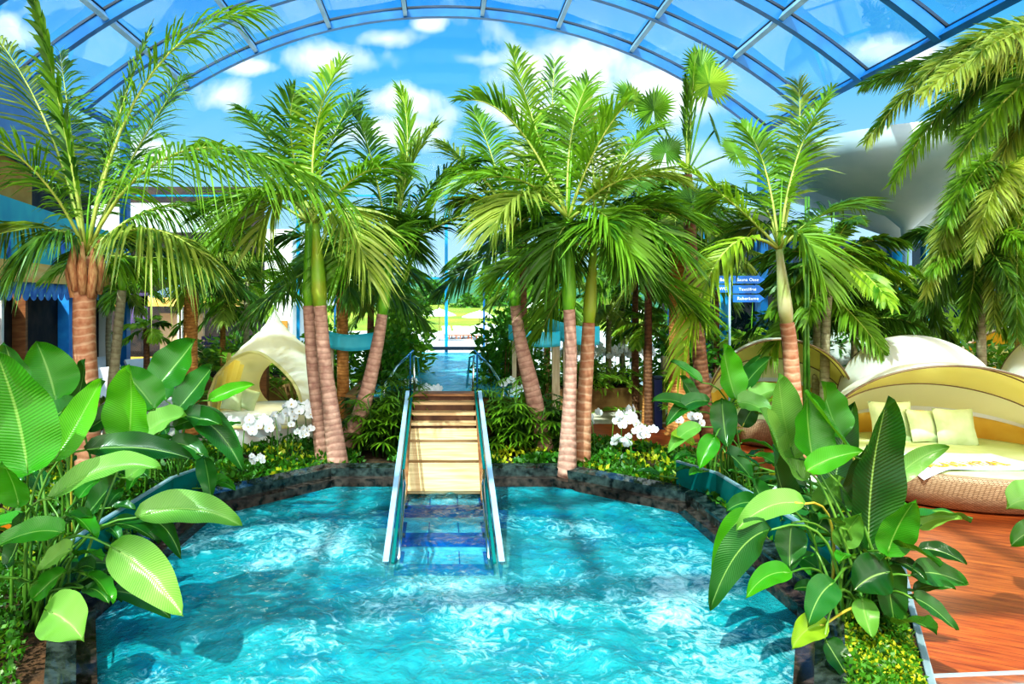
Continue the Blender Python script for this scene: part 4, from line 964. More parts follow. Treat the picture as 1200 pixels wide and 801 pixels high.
for (x0, y0, x1, y1, nm, tx, arrow) in ((859, 323, 896, 332, 'arrow_board', 'Sauna Oase', '/'), (859, 334, 895, 343.5, 'arrow_board', 'Textilfrei', '/'), (859, 345, 896, 354, 'arrow_board', 'Ruheräume', ''), (839, 323, 855, 332, 'arrow_board', 'Bar', ''), (839, 333.5, 855, 342.5, 'arrow_board', 'WC', '')):
    a = S(x0, y1); b = S(x1, y0); right = x0 > 850; tip = .09
    if right: poly = [(a.x, a.z), (b.x-tip, a.z), (b.x, (a.z+b.z)/2), (b.x-tip, b.z), (a.x, b.z)]
    else: poly = [(a.x+.05, a.z), (b.x, a.z), (b.x, b.z), (a.x+.05, b.z), (a.x, (a.z+b.z)/2)]
    mb = MB(); f = [mb.vert((p[0], d-.045, p[1])) for p in poly]; g_ = [mb.vert((p[0], d-.025, p[1])) for p in poly]; mb.face(*f); mb.face(*g_[::-1])
    for q in range(5): mb.face(f[q], g_[q], g_[(q+1) % 5], f[(q+1) % 5])
    bo = mb.build(nm, 'arrow_blue', root, smooth=False)
    text_mesh(tx, .075, 'letter', 'lettering', bo, Matrix.Translation(((a.x+b.x)/2-(.02 if right else 0), d-.048, (a.z+b.z)/2-.025))@Matrix.Rotation(R(90), 4, 'X'))
bo = thing('bollard', 'dark navy square post standing at the edge of the red deck', 'post', G(770, 503))
bl = V(bo.location); mb = MB(); mb.box(bl+V((0, 0, .52)), (.17, .17, 1.04)); mb.build('shaft', 'navy', bo, smooth=False, bevel=.01)
mb = MB(); mb.box(bl+V((0, 0, 1.08)), (.19, .19, .06)); mb.build('cap', 'black_seal', bo, smooth=False, bevel=.01); mb = MB(); mb.box(bl+V((0, 0, .015)), (.26, .26, .03)); mb.build('base_plate', 'black_seal', bo, smooth=False)
# stone planter box with orchids behind the right palms
mb = MB(); pb = thing('stone_planter', 'low brown stone planter box behind the right palms', 'planter', (4.0, 18, 0))
mb.prism([(2.3, 16.6), (4.9, 17.2), (5.1, 19.3), (2.3, 19.6)], 0, .55); mb.build('box', 'brick', pb, smooth=False); mb = MB(); mb.prism([(2.4, 16.75), (4.8, 17.3), (5.0, 19.2), (2.4, 19.4)], .5, .58); mb.build('soil', 'soil', pb, smooth=False)
mb = MB(); pb2 = thing('stone_planter', 'brown stone planter seen through the teardrop pod', 'planter', (-4.6, 18, 0)); mb.prism([(-6.2, 17.5), (-2.6, 17.5), (-2.6, 18.9), (-6.2, 18.9)], 0, .75); mb.build('box', 'brick', pb2, smooth=False)
mb = MB(); mb.prism([(-6.1, 17.6), (-2.7, 17.6), (-2.7, 18.8), (-6.1, 18.8)], .7, .78); mb.build('soil', 'soil', pb2, smooth=False)
mb = MB(); pt = thing('timber_post', 'brown timber post seen through the teardrop pod opening', 'post', P(308, 470, 15.6)*1); pt.location.z = 0
mb.box((pt.location.x, 15.6, .95), (.22, .22, 1.9)); mb.build('shaft', 'brown_wood', pt, smooth=False)
for px, d_, h_, lb in ((741, 16.5, .9, 'blue metal bin beside the stone planter'),):
    c0 = G(760, 470); root = thing('waste_bin', lb, 'bin', c0); mb = MB(); mb.lathe(c0+V((-.5, .8, 0)), [(.16, 0), (.19, .05), (.2, .6), (.17, .68), (0, .7)], 20); mb.build('body', 'navy', root)

# ================================================================== PALMS
def palm(label, d, pts, rad, tmat, shaft=None, fronds=(), auto=None, group=None, mt='palm', fk=None, baseZ=None, name='palm_tree', rib='rachis', spear=True, dds=None):
    """pts: trunk path px,py bottom->top ; shaft: (px,py,r0,r1,material)"""
    dds = dds or [0]*len(pts); W = [P(px, py, d+q) for (px, py), q in zip(pts, dds)]
    if baseZ is not None:
        b = W[0].copy(); b.z = baseZ; b.x = W[0].x-(W[1].x-W[0].x)/(max(.05, W[1].z-W[0].z))*(W[0].z-baseZ)*.6
        if W[0].z-baseZ > .05: W = [b]+W; rad = [rad[0]*1.18]+list(rad)
        else: W[0].z = baseZ
    root = thing(name, label, 'palm', W[0], group)
    trunk(root, W, rad, tmat); top = W[-1]
    if shaft:
        q = P(shaft[0], shaft[1], d+dds[-1]); mb = MB(); r0, r1 = shaft[2:4]
        mb.tube([top+(q-top)*k/6-V((0, 0, .02*(k == 0))) for k in range(7)], [r0*.92, r0*1.15, r0*1.08, r0*.95, (r0+r1)/2, r1*1.1, r1], 12); mb.build('crownshaft', shaft[4], root); top = q
    fk = fk or {}
    if fronds: sfronds(root, top, d+dds[-1], fronds, mt, rib=rib, **fk)
    if auto: 
        a = dict(auto); n = a.pop('n'); L = a.pop('L'); sd = a.pop('seed'); auto_fronds(root, top, n, L, sd, mt=a.pop('mt', mt), rib=rib, **{**fk, **a})
    if spear:
        mb = MB(); mb.tube([top, top+V((.02, 0, .5)), top+V((.05, .02, .95))], [.02, .014, .003], 6); mb.build('spear_leaf', 'shaft', root)
    return root
AD = dict(ll=.78, n=64, w=.033, vee=.30, droop=.42)
# 1 big coconut palm on the left
co = palm('tall coconut palm with red fibrous trunk at the left edge', 8.6, [(103, 560), (102, 470), (99, 400), (99, 350), (101, 300)], [.15, .14, .13, .13, .10], 'trunk_red', baseZ=.0,
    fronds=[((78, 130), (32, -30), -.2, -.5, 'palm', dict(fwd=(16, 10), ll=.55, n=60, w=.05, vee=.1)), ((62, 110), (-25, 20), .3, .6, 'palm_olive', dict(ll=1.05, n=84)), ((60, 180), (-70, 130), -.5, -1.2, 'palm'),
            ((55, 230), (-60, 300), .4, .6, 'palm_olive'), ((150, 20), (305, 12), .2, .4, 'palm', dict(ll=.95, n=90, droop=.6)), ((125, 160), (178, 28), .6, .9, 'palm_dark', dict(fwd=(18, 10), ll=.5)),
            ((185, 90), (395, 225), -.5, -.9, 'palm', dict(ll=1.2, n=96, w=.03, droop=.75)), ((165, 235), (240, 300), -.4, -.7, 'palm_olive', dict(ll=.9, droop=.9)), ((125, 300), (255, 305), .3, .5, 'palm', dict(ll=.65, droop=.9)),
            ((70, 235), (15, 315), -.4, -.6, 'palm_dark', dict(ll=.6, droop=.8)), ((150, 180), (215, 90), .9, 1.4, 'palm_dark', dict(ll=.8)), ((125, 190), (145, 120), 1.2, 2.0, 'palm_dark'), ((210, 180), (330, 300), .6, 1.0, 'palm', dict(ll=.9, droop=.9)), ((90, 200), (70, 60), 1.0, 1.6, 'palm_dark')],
    fk=dict(ll=.9, n=78, w=.026, vee=.15, droop=.45))
top = P(101, 300, 8.6); mb = MB(); rnd = random.Random(2)
for k in range(9):
    a = k*.7; q = top+V((math.cos(a)*.13, math.sin(a)*.13, -.42-.04*(k % 3))); mb.tube([q, q+V((math.cos(a)*.05, math.sin(a)*.05, .3)), q+V((math.cos(a)*.02, math.sin(a)*.02, .62))], [.05, .06, .015], 6)
mb.build('leaf_base_fibre', 'fibre', co)
# 2 orange-trunked palm
palm('palm with straight orange-brown trunk behind the left broad leaves', 14.2, [(224, 470), (223, 400), (226, 315)], [.16, .14, .14], 'trunk_orange', auto=dict(n=15, L=1.45, seed=3, lo=-8, hi=65), mt=('palm', 'palm_olive', 'palm_dark'), fk=dict(ll=.6, n=36, w=.05, droop=.5), baseZ=0)
palm('slim palm with curved brown trunk just right of the coconut palm', 11.5, [(128, 500), (134, 430), (143, 340)], [.09, .08, .07], 'trunk_grey', (143, 300, .06, .04, 'shaft'), auto=dict(n=9, L=1.2, seed=43, lo=0, hi=65), mt=('palm', 'palm_dark'), fk=dict(ll=.5, n=34, w=.045, droop=.6), baseZ=0)
# 3 twin palm in the left bed
palm('left trunk of the leaning pink-ringed twin palms beside the pod', 9.35, [(380, 543), (373, 480), (366, 420), (362, 358)], [.12, .10, .085, .08], 'trunk_pink', (362, 262, .075, .05, 'shaft'), baseZ=.5,
     fronds=[((330, 150), (345, 108), .2, .4), ((300, 210), (240, 250), .2, .3), ((290, 160), (232, 175), .8, 1.4, 'palm_yellow'), ((335, 180), (298, 285), -.5, -.8, 'palm_olive'), ((380, 160), (420, 110), .4, .9, 'palm_dark')], fk=AD)
palm('right trunk of the leaning pink-ringed twin palms beside the pod', 9.1, [(396, 543), (388, 480), (380, 420), (375, 358)], [.14, .105, .09, .085], 'trunk_pink', (370, 262, .09, .05, 'shaft_y'), baseZ=.5,
     fronds=[((355, 140), (400, 75), .1, .3, 'palm_yellow'), ((420, 180), (470, 200), -.3, -.5), ((400, 200), (435, 330), -.6, -.9, 'palm_olive'), ((310, 180), (255, 290), -.4, -.9), ((430, 210), (492, 300), .5, .9, 'palm_dark'), ((320, 150), (285, 130), .6, 1.1, 'palm')], fk=AD)
# 4
palm('straight brown-trunked palm between the leaning pairs', 11.9, [(402, 515), (402, 440), (400, 300)], [.13, .10, .09], 'trunk_orange', baseZ=.45, auto=dict(n=14, L=1.7, seed=12, lo=-25, hi=78), mt=('palm_dark', 'palm', 'palm_olive'), fk=dict(ll=.6, n=38, w=.045, droop=.6))
palm('thin dark palm trunk behind the leaning left palm', 14.5, [(437, 470), (434, 400), (437, 300)], [.08, .07, .06], 'trunk_brown', baseZ=0, auto=dict(n=12, L=1.4, seed=14, lo=-25, hi=70), mt=('palm_dark', 'palm'), fk=dict(ll=.6, n=34, w=.05, droop=.6))
# 5
palm('leaning pink-trunked palm at the left side of the steps', 9.9, [(400, 560), (424, 480), (441, 410), (448, 368)], [.13, .115, .09, .075], 'trunk_pink', (457, 300, .075, .045, 'shaft'), baseZ=.5,
     fronds=[((470, 190), (510, 150), .1, .2, 'palm_olive'), ((500, 200), (560, 190), .2, .5), ((440, 180), (415, 130), .3, .4), ((520, 250), (590, 240), -.3, -.5, 'palm_dark'), ((430, 240), (390, 330), -.5, -.8), ((490, 170), (470, 105), .6, 1., 'palm_yellow', dict(fwd=(20, 12)))], fk=AD, auto=dict(n=3, L=1.2, seed=18, lo=45, hi=70))
# 7 leaning palm right of steps
palm('leaning pink-trunked palm at the right side of the steps', 9.9, [(640, 550), (622, 450), (610, 400), (604, 358)], [.13, .115, .09, .075], 'trunk_pink', (600, 272, .075, .045, 'shaft'), baseZ=.5,
     fronds=[((540, 105), (476, 330), .1, -.2, 'palm', dict(ll=.50, n=60)), ((560, 200), (520, 170), .5, .8, 'palm_olive'), ((580, 180), (555, 130), .6, 1.1, 'palm'), ((640, 220), (660, 300), -.5, -.8), ((620, 180), (640, 140), .3, .5)], fk=AD, auto=dict(n=3, L=1.3, seed=21, lo=45, hi=75), mt=('palm', 'palm_olive'))
palm('dark brown palm trunk right behind the leaning palm at the right of the steps', 12.2, [(613, 470), (612, 400), (611, 330), (612, 290)], [.11, .10, .09, .08], 'trunk_brown', baseZ=.0, auto=dict(n=13, L=1.5, seed=23, lo=-5, hi=80), mt=('palm_dark', 'palm'), fk=dict(ll=.6, n=38, w=.045, droop=.5))
# 8
palm('tall pink-ringed palm with green crownshaft, left of the right-hand pair', 8.8, [(664, 553), (667, 480), (669, 420), (667, 362)], [.13, .085, .075, .075], 'trunk_pink', (666, 258, .08, .045, 'shaft'), baseZ=.5,
     fronds=[((605, 105), (543, 118), .1, .3, 'palm', dict(ll=.62, n=56, vee=.6)), ((628, 160), (600, 60), .5, .8, 'palm_yellow'), ((660, 150), (690, 95), .2, .4), ((690, 170), (735, 120), -.2, -.3, 'palm'), ((720, 190), (790, 210), -.4, -.6, 'palm_olive'), ((610, 190), (578, 270), -.6, -1., 'palm_olive'),
             ((640, 190), (650, 70), .7, 1.3, 'palm'), ((705, 220), (740, 300), -.5, -.9), ((610, 180), (540, 220), -.3, -.6, 'palm')], fk=AD)
# 9
palm('pink-ringed palm with yellowish crownshaft, right of the right-hand pair', 9.1, [(680, 550), (684, 480), (688, 420), (690, 378)], [.14, .10, .09, .08], 'trunk_red', (696, 285, .075, .045, 'shaft_y'), baseZ=.5,
     fronds=[((720, 170), (770, 150), .2, .5, 'palm'), ((740, 220), (815, 260), -.2, -.4, 'palm'), ((740, 235), (800, 300), -.6, -.9, 'palm'), ((660, 220), (640, 330), -.4, -.6, 'palm_dark'), ((700, 180), (680, 110), .4, .8, 'palm_olive'), ((720, 230), (738, 315), -.5, -.8, 'palm_dark')], fk=AD, auto=dict(n=7, L=1.6, seed=31, lo=-30, hi=60))
# 11 bright palm on the right
palm('palm with red-brown ringed trunk and bright drooping yellow-green leaves', 9.4, [(936, 560), (929, 450), (925, 400), (922, 378)], [.12, .10, .095, .09], 'trunk_red', (913, 292, .08, .045, 'shaft_cream'), baseZ=.3,
     fronds=[((838, 232), (796, 440), -.2, -.6, 'palm_yellow', dict(ll=.62, n=64, droop=.5, w=.040)), ((870, 240), (800, 195), .1, .2, 'palm_yellow', dict(ll=.6, n=50)), ((900, 170), (870, 150), .4, .7), ((925, 170), (975, 105), .2, .3, 'palm', dict(ll=.6, n=56)), ((945, 160), (935, 95), .7, 1.2, 'palm_olive'),
             ((960, 240), (1010, 240), .2, .4, 'palm_dark'), ((900, 230), (860, 300), .6, .9, 'palm_dark'), ((940, 240), (965, 330), -.4, -.6, 'palm'), ((900, 200), (830, 240), .7, 1.3, 'palm')], fk=AD)
# thin canes beside it
root = thing('bamboo_canes', 'pair of thin dark green canes right of the red-ringed trunk', 'bamboo', G(943, 520))
bp_ = V(root.location)
for dx in (0, .09): mb = MB(); mb.tube([bp_+V((dx, 0, 0)), bp_+V((dx*.6, 0, 2.2)), bp_+V((dx*.6+.02, 0, 4.6))], [.035, .03, .02], 8); mb.build('cane', 'stalk', root)
# 10 palm with skirt and fan leaves
fp = palm('thick orange-trunked palm right of the dark post with shaggy drooping leaves', 14.0, [(795, 505), (796, 440), (793, 250)], [.24, .2, .16], 'trunk_orange', baseZ=0, auto=dict(n=20, L=1.7, seed=33, lo=-60, hi=50), mt=('palm_dark', 'palm_olive', 'palm'), fk=dict(ll=.6, n=36, w=.05, droop=.6))
def fan_leaf(root, hub, face, r, mt, n=34, stalk_from=None, spread=165, droop=.25):
    face = V(face).normalized(); sx = face.cross(V((0, 0, 1))).normalized(); up = sx.cross(face).normalized()
    if up.z < 0: up = -up
    mb = MB()
    for k in range(n):
        an = R(-spread+2*spread*k/(n-1)); D = up*math.cos(an)+sx*math.sin(an); hw = R(spread)/(n-1)
        D0 = up*math.cos(an-hw)+sx*math.sin(an-hw); D1 = up*math.cos(an+hw)+sx*math.sin(an+hw); rr_ = r*RND.uniform(.92, 1.05)*(1-.18*abs(an)/R(spread))
        a = mb.vert(hub, .5, 0); b = mb.vert(hub+D0*rr_*.62, 0, .6); c = mb.vert(hub+D*rr_*.66+face*.035*r, .5, .6); e = mb.vert(hub+D1*rr_*.62, 1, .6); f = mb.vert(hub+D*rr_-V((0, 0, droop*r*(.2+.5*RND.random())))*.6, .5, 1)
        mb.face(a, b, c); mb.face(a, c, e); mb.face(b, f, c); mb.face(c, f, e)
    lf = mb.build('fan_leaf', mt, root, smooth=False)
    if stalk_from: mb = MB(); m_ = (hub+stalk_from)/2+V((0, 0, .1)); mb.tube([bez(stalk_from, m_, hub, q/6) for q in range(7)], .016, 6); mb.build('leaf_stalk', 'stalk', lf)
wp = thing('fan_palm', 'fan palm with round pleated fan leaves rising against the roof', 'palm', V((4.1, 11.4, .0))); d = 11.4; ct = P(805, 205, d)
trunk(wp, [V((4.3, 11.4, 0)), V((4.05, 11.4, 2.5)), ct], [.13, .11, .08], 'trunk_brown')
for (px, py, dd, fc, r, mt) in ((831, 98, 0, (-.1, -1, .25), .52, 'palm_yellow'), (822, 78, .35, (.2, -1, .1), .45, 'palm'), (742, 118, .2, (.5, -.8, .4), .50, 'palm_yellow'), (766, 128, -.2, (-.7, -.8, .2), .45, 'palm'), (838, 152, .3, (.9, -.5, .3), .36, 'palm_dark'), (862, 180, -.3, (.5, -.8, .5), .4, 'palm'), (780, 178, -.3, (-.5, -.8, .5), .4, 'palm_dark'), (750, 215, .1, (-.5, -.5, .8), .5, 'palm_dark'), (812, 240, -.4, (0, -.8, .2), .45, 'palm_dark')):
    fan_leaf(wp, P(px, py, d+dd), fc, r, mt, stalk_from=ct)
for (px, py, mt) in ((815, 60, 'palm'), (805, 90, 'palm_dark')):
    add_frond(wp, ct, P((px+805)/2, (py+205)/2, d), P(px, py, d), mt, fwd=(12, 8), ll=.5, n=24)
# 12 foxtail palms on the right
FX = dict(ll=.36, n=120, w=.024, radial=True, droop=.35, fwd=(60, 35), vee=0, start=.08)
palm('foxtail palm with brown trunk at the right edge behind the daybed', 13.6, [(1203, 520), (1200, 410), (1198, 330)], [.15, .14, .14], 'trunk_orange', (1199, 205, .14, .08, 'shaft_y'), baseZ=0,
     fronds=[((1135, 165), (1100, 300), .3, .6, 'palm'), ((1175, 160), (1140, 300), -.9, -1.3, 'palm_olive'), ((1130, 170), (1085, 345), -.3, -.6, 'palm_olive'), ((1120, 200), (1140, 390), .1, .0, 'palm'), ((1150, 150), (1110, 260), -.6, -1., 'palm'), ((1170, 200), (1165, 380), -.5, -.7, 'palm_olive'), ((1160, 120), (1120, 150), .6, .9, 'palm'), ((1210, 120), (1230, 180), -.2, -.4, 'palm'), ((1190, 250), (1192, 395), -.7, -1., 'palm_dark'), ((1175, 130), (1165, 75), .5, .8), ((1100, 230), (1095, 385), .7, .8, 'palm_dark'), ((1220, 200), (1260, 330), 0, 0, 'palm')], fk=dict(FX, ll=.56, w=.034, n=130))
palm('nearer foxtail palm reaching in from the top right corner', 7.2, [(1330, 560), (1325, 300), (1320, 200)], [.13, .12, .11], 'trunk_grey', (1315, 60, .11, .06, 'shaft'), baseZ=0,
     fronds=[((1170, -40), (1015, 165), .3, .9, 'palm_olive', dict(n=130, ll=.3)), ((1160, 10), (1045, 215), .8, 1.4, 'palm', dict(n=120)), ((1200, 10), (1080, 110), -.3, -.6, 'palm_olive', dict(n=110)), ((1210, 50), (1120, 190), -.1, -.1, 'palm', dict(n=110)), ((1240, 0), (1150, 60), -.5, -.9, 'palm_olive', dict(n=100)), ((1230, 70), (1175, 180), .4, .6, 'palm_olive'), ((1150, 40), (1010, 100), 1.3, 2.3, 'palm_dark', dict(n=130)), ((1230, -20), (1110, 150), .5, .9, 'palm_dark', dict(n=130)), ((1250, 30), (1160, 130), .2, .3, 'palm', dict(n=120)), ((1260, 80), (1210, 260), 0, 0, 'palm')], fk=FX)
# 13 trees behind right
palm('slender palm growing behind the white domed daybed', 15.5, [(1064, 455), (1064, 380), (1063, 345)], [.07, .06, .055], 'trunk_grey', (1063, 325, .05, .04, 'shaft'), auto=dict(n=14, L=1.4, seed=51, lo=-80, hi=45), mt=('palm_dark', 'palm'), fk=dict(ll=.32, n=50, w=.03, radial=True, droop=.4), baseZ=0)
palm('bushy dark feather palm behind the second daybed', 15.0, [(1002, 460), (1001, 420), (1001, 380)], [.07, .06, .06], 'trunk_grey', auto=dict(n=14, L=1.7, seed=52, lo=10, hi=85), mt=('palm_dark', 'palm_dark', 'palm'), fk=dict(ll=.36, n=50, w=.03, radial=True, droop=.4), baseZ=0)
palm('fishtail palm with dense light green crown behind the bright palm', 13.6, [(966, 470), (968, 380), (975, 300)], [.09, .08, .07], 'trunk_grey', auto=dict(n=18, L=1.7, seed=53, lo=-25, hi=75), mt=('palm', 'palm_dark', 'palm_yellow'), fk=dict(ll=.42, n=36, w=.085, droop=.5), baseZ=0)
palm('second trunk of the pale-trunked pair behind the bright palm', 14.2, [(956, 470), (957, 400), (958, 335)], [.08, .07, .06], 'trunk_grey', auto=dict(n=14, L=1.6, seed=54, lo=-50, hi=60), mt=('palm_dark', 'palm'), fk=dict(ll=.5, n=34, w=.05, droop=.6), baseZ=0)
palm('palm behind the daybeds under the grey mushroom canopy', 18, [(1020, 440), (1020, 400), (1022, 345)], [.1, .08, .07], 'trunk_brown', auto=dict(n=16, L=2.0, seed=55, lo=-50, hi=60), mt=('palm_dark', 'palm'), fk=dict(ll=.55, n=34, w=.06, droop=.6), baseZ=0)
palm('dark feather palm hanging behind the foxtail palm', 13.5, [(1150, 440), (1150, 400), (1148, 280)], [.09, .08, .07], 'trunk_grey', auto=dict(n=14, L=1.7, seed=57, lo=-80, hi=40), mt=('palm_dark', 'palm'), fk=dict(ll=.34, n=60, w=.03, radial=True, droop=.4), baseZ=0)
# background palms (own positions), crowns behind the front row
BG = [(714, 470, 360, 17.5, 'trunk_grey', 61, 'left one of the two grey palm trunks behind the orchid planter'), (731, 468, 340, 18.5, 'trunk_grey', 62, 'right one of the two grey palm trunks behind the orchid planter'), (745, 470, 300, 16, 'trunk_brown', 63, 'dark slim palm between the pink pair and the shaggy palm'),
      (640, 455, 330, 16.5, 'trunk_brown', 64, 'small dark palm seen between the leaning palm and the pink pair'), (757, 480, 380, 15.2, 'trunk_orange', 66, 'short palm with orange trunk behind the dark post'),
      (290, 470, 330, 17.5, 'trunk_grey', 67, 'slim palm behind the teardrop pod tip'), (262, 470, 345, 18, 'trunk_orange', 69, 'palm with slim trunk left of the teardrop pod'), (452, 465, 345, 16.5, 'trunk_grey', 70, 'background palm left of the raised pool'),
      (880, 470, 400, 17, 'trunk_grey', 71, 'short pale-trunked palm under the blue signpost boards'), (838, 460, 300, 19, 'trunk_brown', 72, 'palm beyond the signpost left of the boards'), (130, 460, 330, 19, 'trunk_grey', 73, 'palm in front of the left building near the beam end'), (171, 460, 385, 17.5, 'trunk_brown', 74, 'short palm standing before the yellow wall'), (760, 480, 240, 14.5, 'trunk_brown', 77, 'palm crown filling the gap right of the pink pair')]
for px, yb, yt, d_, tm, sd, lab in BG:
    small = sd in (66, 71, 74)
    palm(lab, d_, [(px, yb), (px+rr(-3, 3), (yb+yt)/2), (px, yt)], [.085, .075, .06], tm, baseZ=0, group='background palms', auto=dict(n=9 if small else 13, L=.8 if small else rr(1.25, 1.7), seed=sd, lo=-28, hi=72), mt=('palm_yellow', 'palm') if small else ('palm', 'palm', 'palm_olive' if sd != 67 else 'palm_yellow'), fk=dict(ll=.3 if small else .5, n=26 if small else 32, w=.055, droop=.5))

# ================================================================== SHRUBS
for (px, d_, z, r, h, n, lw_, ll_, mt, lab) in (
    (452, 12.6, 0, .55, 2.0, 1500, .07, .17, 'shrub', 'dense dark shrub left of the raised pool'), (462, 14.5, 0, .8, 2.4, 1500, .08, .2, 'shrub_light', 'light green bush behind the left turquoise banner'), (466, 14.8, 1.1, .38, 1.0, 600, .05, .2, 'shrub_light', 'feathery light bush overhanging the raised pool on the left'),
    (587, 12.6, 0, .5, 2.2, 1500, .06, .15, 'shrub', 'tall dark shrub right of the raised pool'), (612, 14.5, 0, .75, 2.5, 1700, .07, .17, 'shrub', 'second tall shrub behind the lower turquoise banner'), (628, 13.2, 0, .6, 1.6, 900, .06, .16, 'cover', 'low dark shrub under the right turquoise banners'),
    (700, 17.6, .5, 1.4, .55, 1100, .07, .16, 'shrub_light', 'low planting filling the stone planter box'), (300, 18.1, .7, 1.5, .8, 900, .08, .2, 'shrub_light', 'plants in the stone planter seen through the pod'), (300, 20.5, 0, 2.0, 1.5, 1500, .1, .25, 'shrub_light', 'hedge behind the teardrop pod'), (390, 17, 0, 1.0, 2.0, 1200, .08, .2, 'shrub', 'shrub behind the left pair of palms'),
    (800, 19.5, 0, 1.6, 2.2, 1300, .1, .25, 'shrub', 'shrubs behind the curved cream wall'), (1000, 17.5, 0, 2.0, 2.0, 1600, .1, .25, 'cover', 'dark hedge behind the right daybeds'), (1120, 19.5, 0, 2.2, 2.0, 1500, .12, .28, 'shrub_light', 'pale bushes behind the right daybeds'), (940, 18.5, 0, 1.6, 2.2, 1300, .1, .25, 'shrub', 'bush behind the bright palm trunk'), (1170, 15.5, 0, 1.3, 1.6, 900, .1, .25, 'shrub', 'bush behind the foxtail palm trunk'), (20, 10.3, 0, 1.0, 1.2, 900, .08, .22, 'shrub', 'shrub under the feathery palm at the left edge')):
    b = P(px, 400, d_); b.z = z; shrub(lab, b, r, h, n, lw_, ll_, mt, seed=int(px), group='shrubs')
for (px, py, d_, r, h, sd, lab, n) in ((452, 548, 9.9, .50, 1.15, 1, 'lady palm clump left of the wooden steps', 18), (425, 545, 10.3, .45, .85, 2, 'lady palm between the leaning trunk and the steps on the left', 12), (612, 548, 9.9, .48, 1.05, 3, 'lady palm clump right of the wooden steps', 18), (638, 546, 10.2, .45, .9, 4, 'lady palm beside the tall pink-ringed trunk', 12), (588, 540, 10.6, .35, 1.2, 5, 'lady palm touching the right stair rail', 12), (468, 540, 10.6, .3, 1.3, 6, 'lady palm touching the left stair rail', 10)):
    b = P(px, py, d_); b.z = .5; fan_shrub(lab, b, r, h, n, sd, 'lady palms by the steps', mt='palm' if sd % 2 else 'palm_dark', ll=.24, w=.034)
for (px, d_, n, L, sd, lab, mt) in ((15, 9.6, 12, 1.7, 1, 'feathery areca palm at the left edge above the broad leaves', ('palm', 'palm_olive')), (280, 16.5, 12, 2.3, 2, 'bushy areca palm left of the pod tip', ('palm', 'palm_yellow')), (250, 18.5, 12, 2.4, 3, 'areca palm before the violet slatted screen', ('palm', 'palm_olive')), (345, 17.2, 12, 2.5, 4, 'areca palm behind the pod on the right', ('palm_yellow', 'palm')),
        (990, 14.8, 12, 1.5, 5, 'light areca palm between the right daybeds', ('palm_yellow', 'palm')), (880, 13.5, 10, 1.2, 6, 'areca palm with narrow leaves left of the ringed trunk', ('palm_dark', 'palm')), (480, 15.8, 10, 1.9, 7, 'yellow-green areca left of the raised pool', ('palm_yellow', 'palm')), (775, 15.6, 10, 2.0, 8, 'yellow-green areca above the dark post', ('palm_yellow', 'palm')), (690, 20.3-.9, 10, 2.4, 9, 'areca palm by the glass front behind the planter', ('palm', 'palm_dark')), (915, 18.5, 12, 1.8, 10, 'areca palm behind the signpost', ('palm', 'palm_yellow')), (190, 17.6, 8, 1.2, 11, 'small yellow-green areca in front of the yellow wall', ('palm_yellow',)), (1130, 15.8, 10, 1.5, 12, 'areca palm right of the slender palm', ('palm', 'palm_dark')), (100, 12.5, 10, 1.6, 13, 'areca palm at the foot of the coconut palm', ('palm', 'palm_dark'))):
    b = P(px, 400, d_); b.z = 0; areca(lab, b, n, L, sd, mt, 'areca palms', ll=.34, w=.036)

# ================================================================== BROAD-LEAVED PLANTS
B_, BD, BP, BB, BY = 'banana', 'banana_dark', 'banana_light', 'banana_bright', 'banana_yellow'
leaf_plant('bird_of_paradise_plant', 'broad-leaved plant in the bottom left corner reaching over the water', 'plant', (-2.62, 4.75, .5), 4.6,
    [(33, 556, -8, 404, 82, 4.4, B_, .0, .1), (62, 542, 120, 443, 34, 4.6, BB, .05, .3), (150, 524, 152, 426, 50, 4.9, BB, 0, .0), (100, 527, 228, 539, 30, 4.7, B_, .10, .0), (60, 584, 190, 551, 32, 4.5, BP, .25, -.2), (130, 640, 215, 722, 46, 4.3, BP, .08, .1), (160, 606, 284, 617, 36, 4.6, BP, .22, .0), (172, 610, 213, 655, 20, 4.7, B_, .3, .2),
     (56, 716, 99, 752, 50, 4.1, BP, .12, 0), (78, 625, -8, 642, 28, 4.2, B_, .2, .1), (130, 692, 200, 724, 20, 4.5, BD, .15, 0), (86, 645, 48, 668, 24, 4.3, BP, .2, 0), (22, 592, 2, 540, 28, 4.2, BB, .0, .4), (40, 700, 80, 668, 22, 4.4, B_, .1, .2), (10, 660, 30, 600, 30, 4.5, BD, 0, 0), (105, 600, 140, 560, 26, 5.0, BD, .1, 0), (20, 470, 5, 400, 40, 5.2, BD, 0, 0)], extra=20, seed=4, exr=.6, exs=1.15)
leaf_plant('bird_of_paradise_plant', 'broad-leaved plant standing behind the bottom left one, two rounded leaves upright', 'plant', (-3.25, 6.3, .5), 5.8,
    [(66, 472, 42, 399, 54, 5.9, B_, 0, .2), (90, 502, 124, 446, 32, 6.0, BD, .1, .2), (45, 505, 92, 470, 30, 5.8, BD, .1, 0), (182, 480, 140, 430, 38, 6.2, B_, 0, .2), (100, 505, 165, 470, 26, 6.0, B_, .1, .1), (60, 520, 20, 480, 30, 5.9, B_, .1, 0), (120, 540, 175, 560, 24, 6.2, BD, .2, 0), (150, 560, 195, 530, 24, 6.0, BP, .1, 0), (90, 470, 100, 420, 22, 6.1, BD, 0, 0)], extra=18, seed=5, exr=.8, exs=1.1)
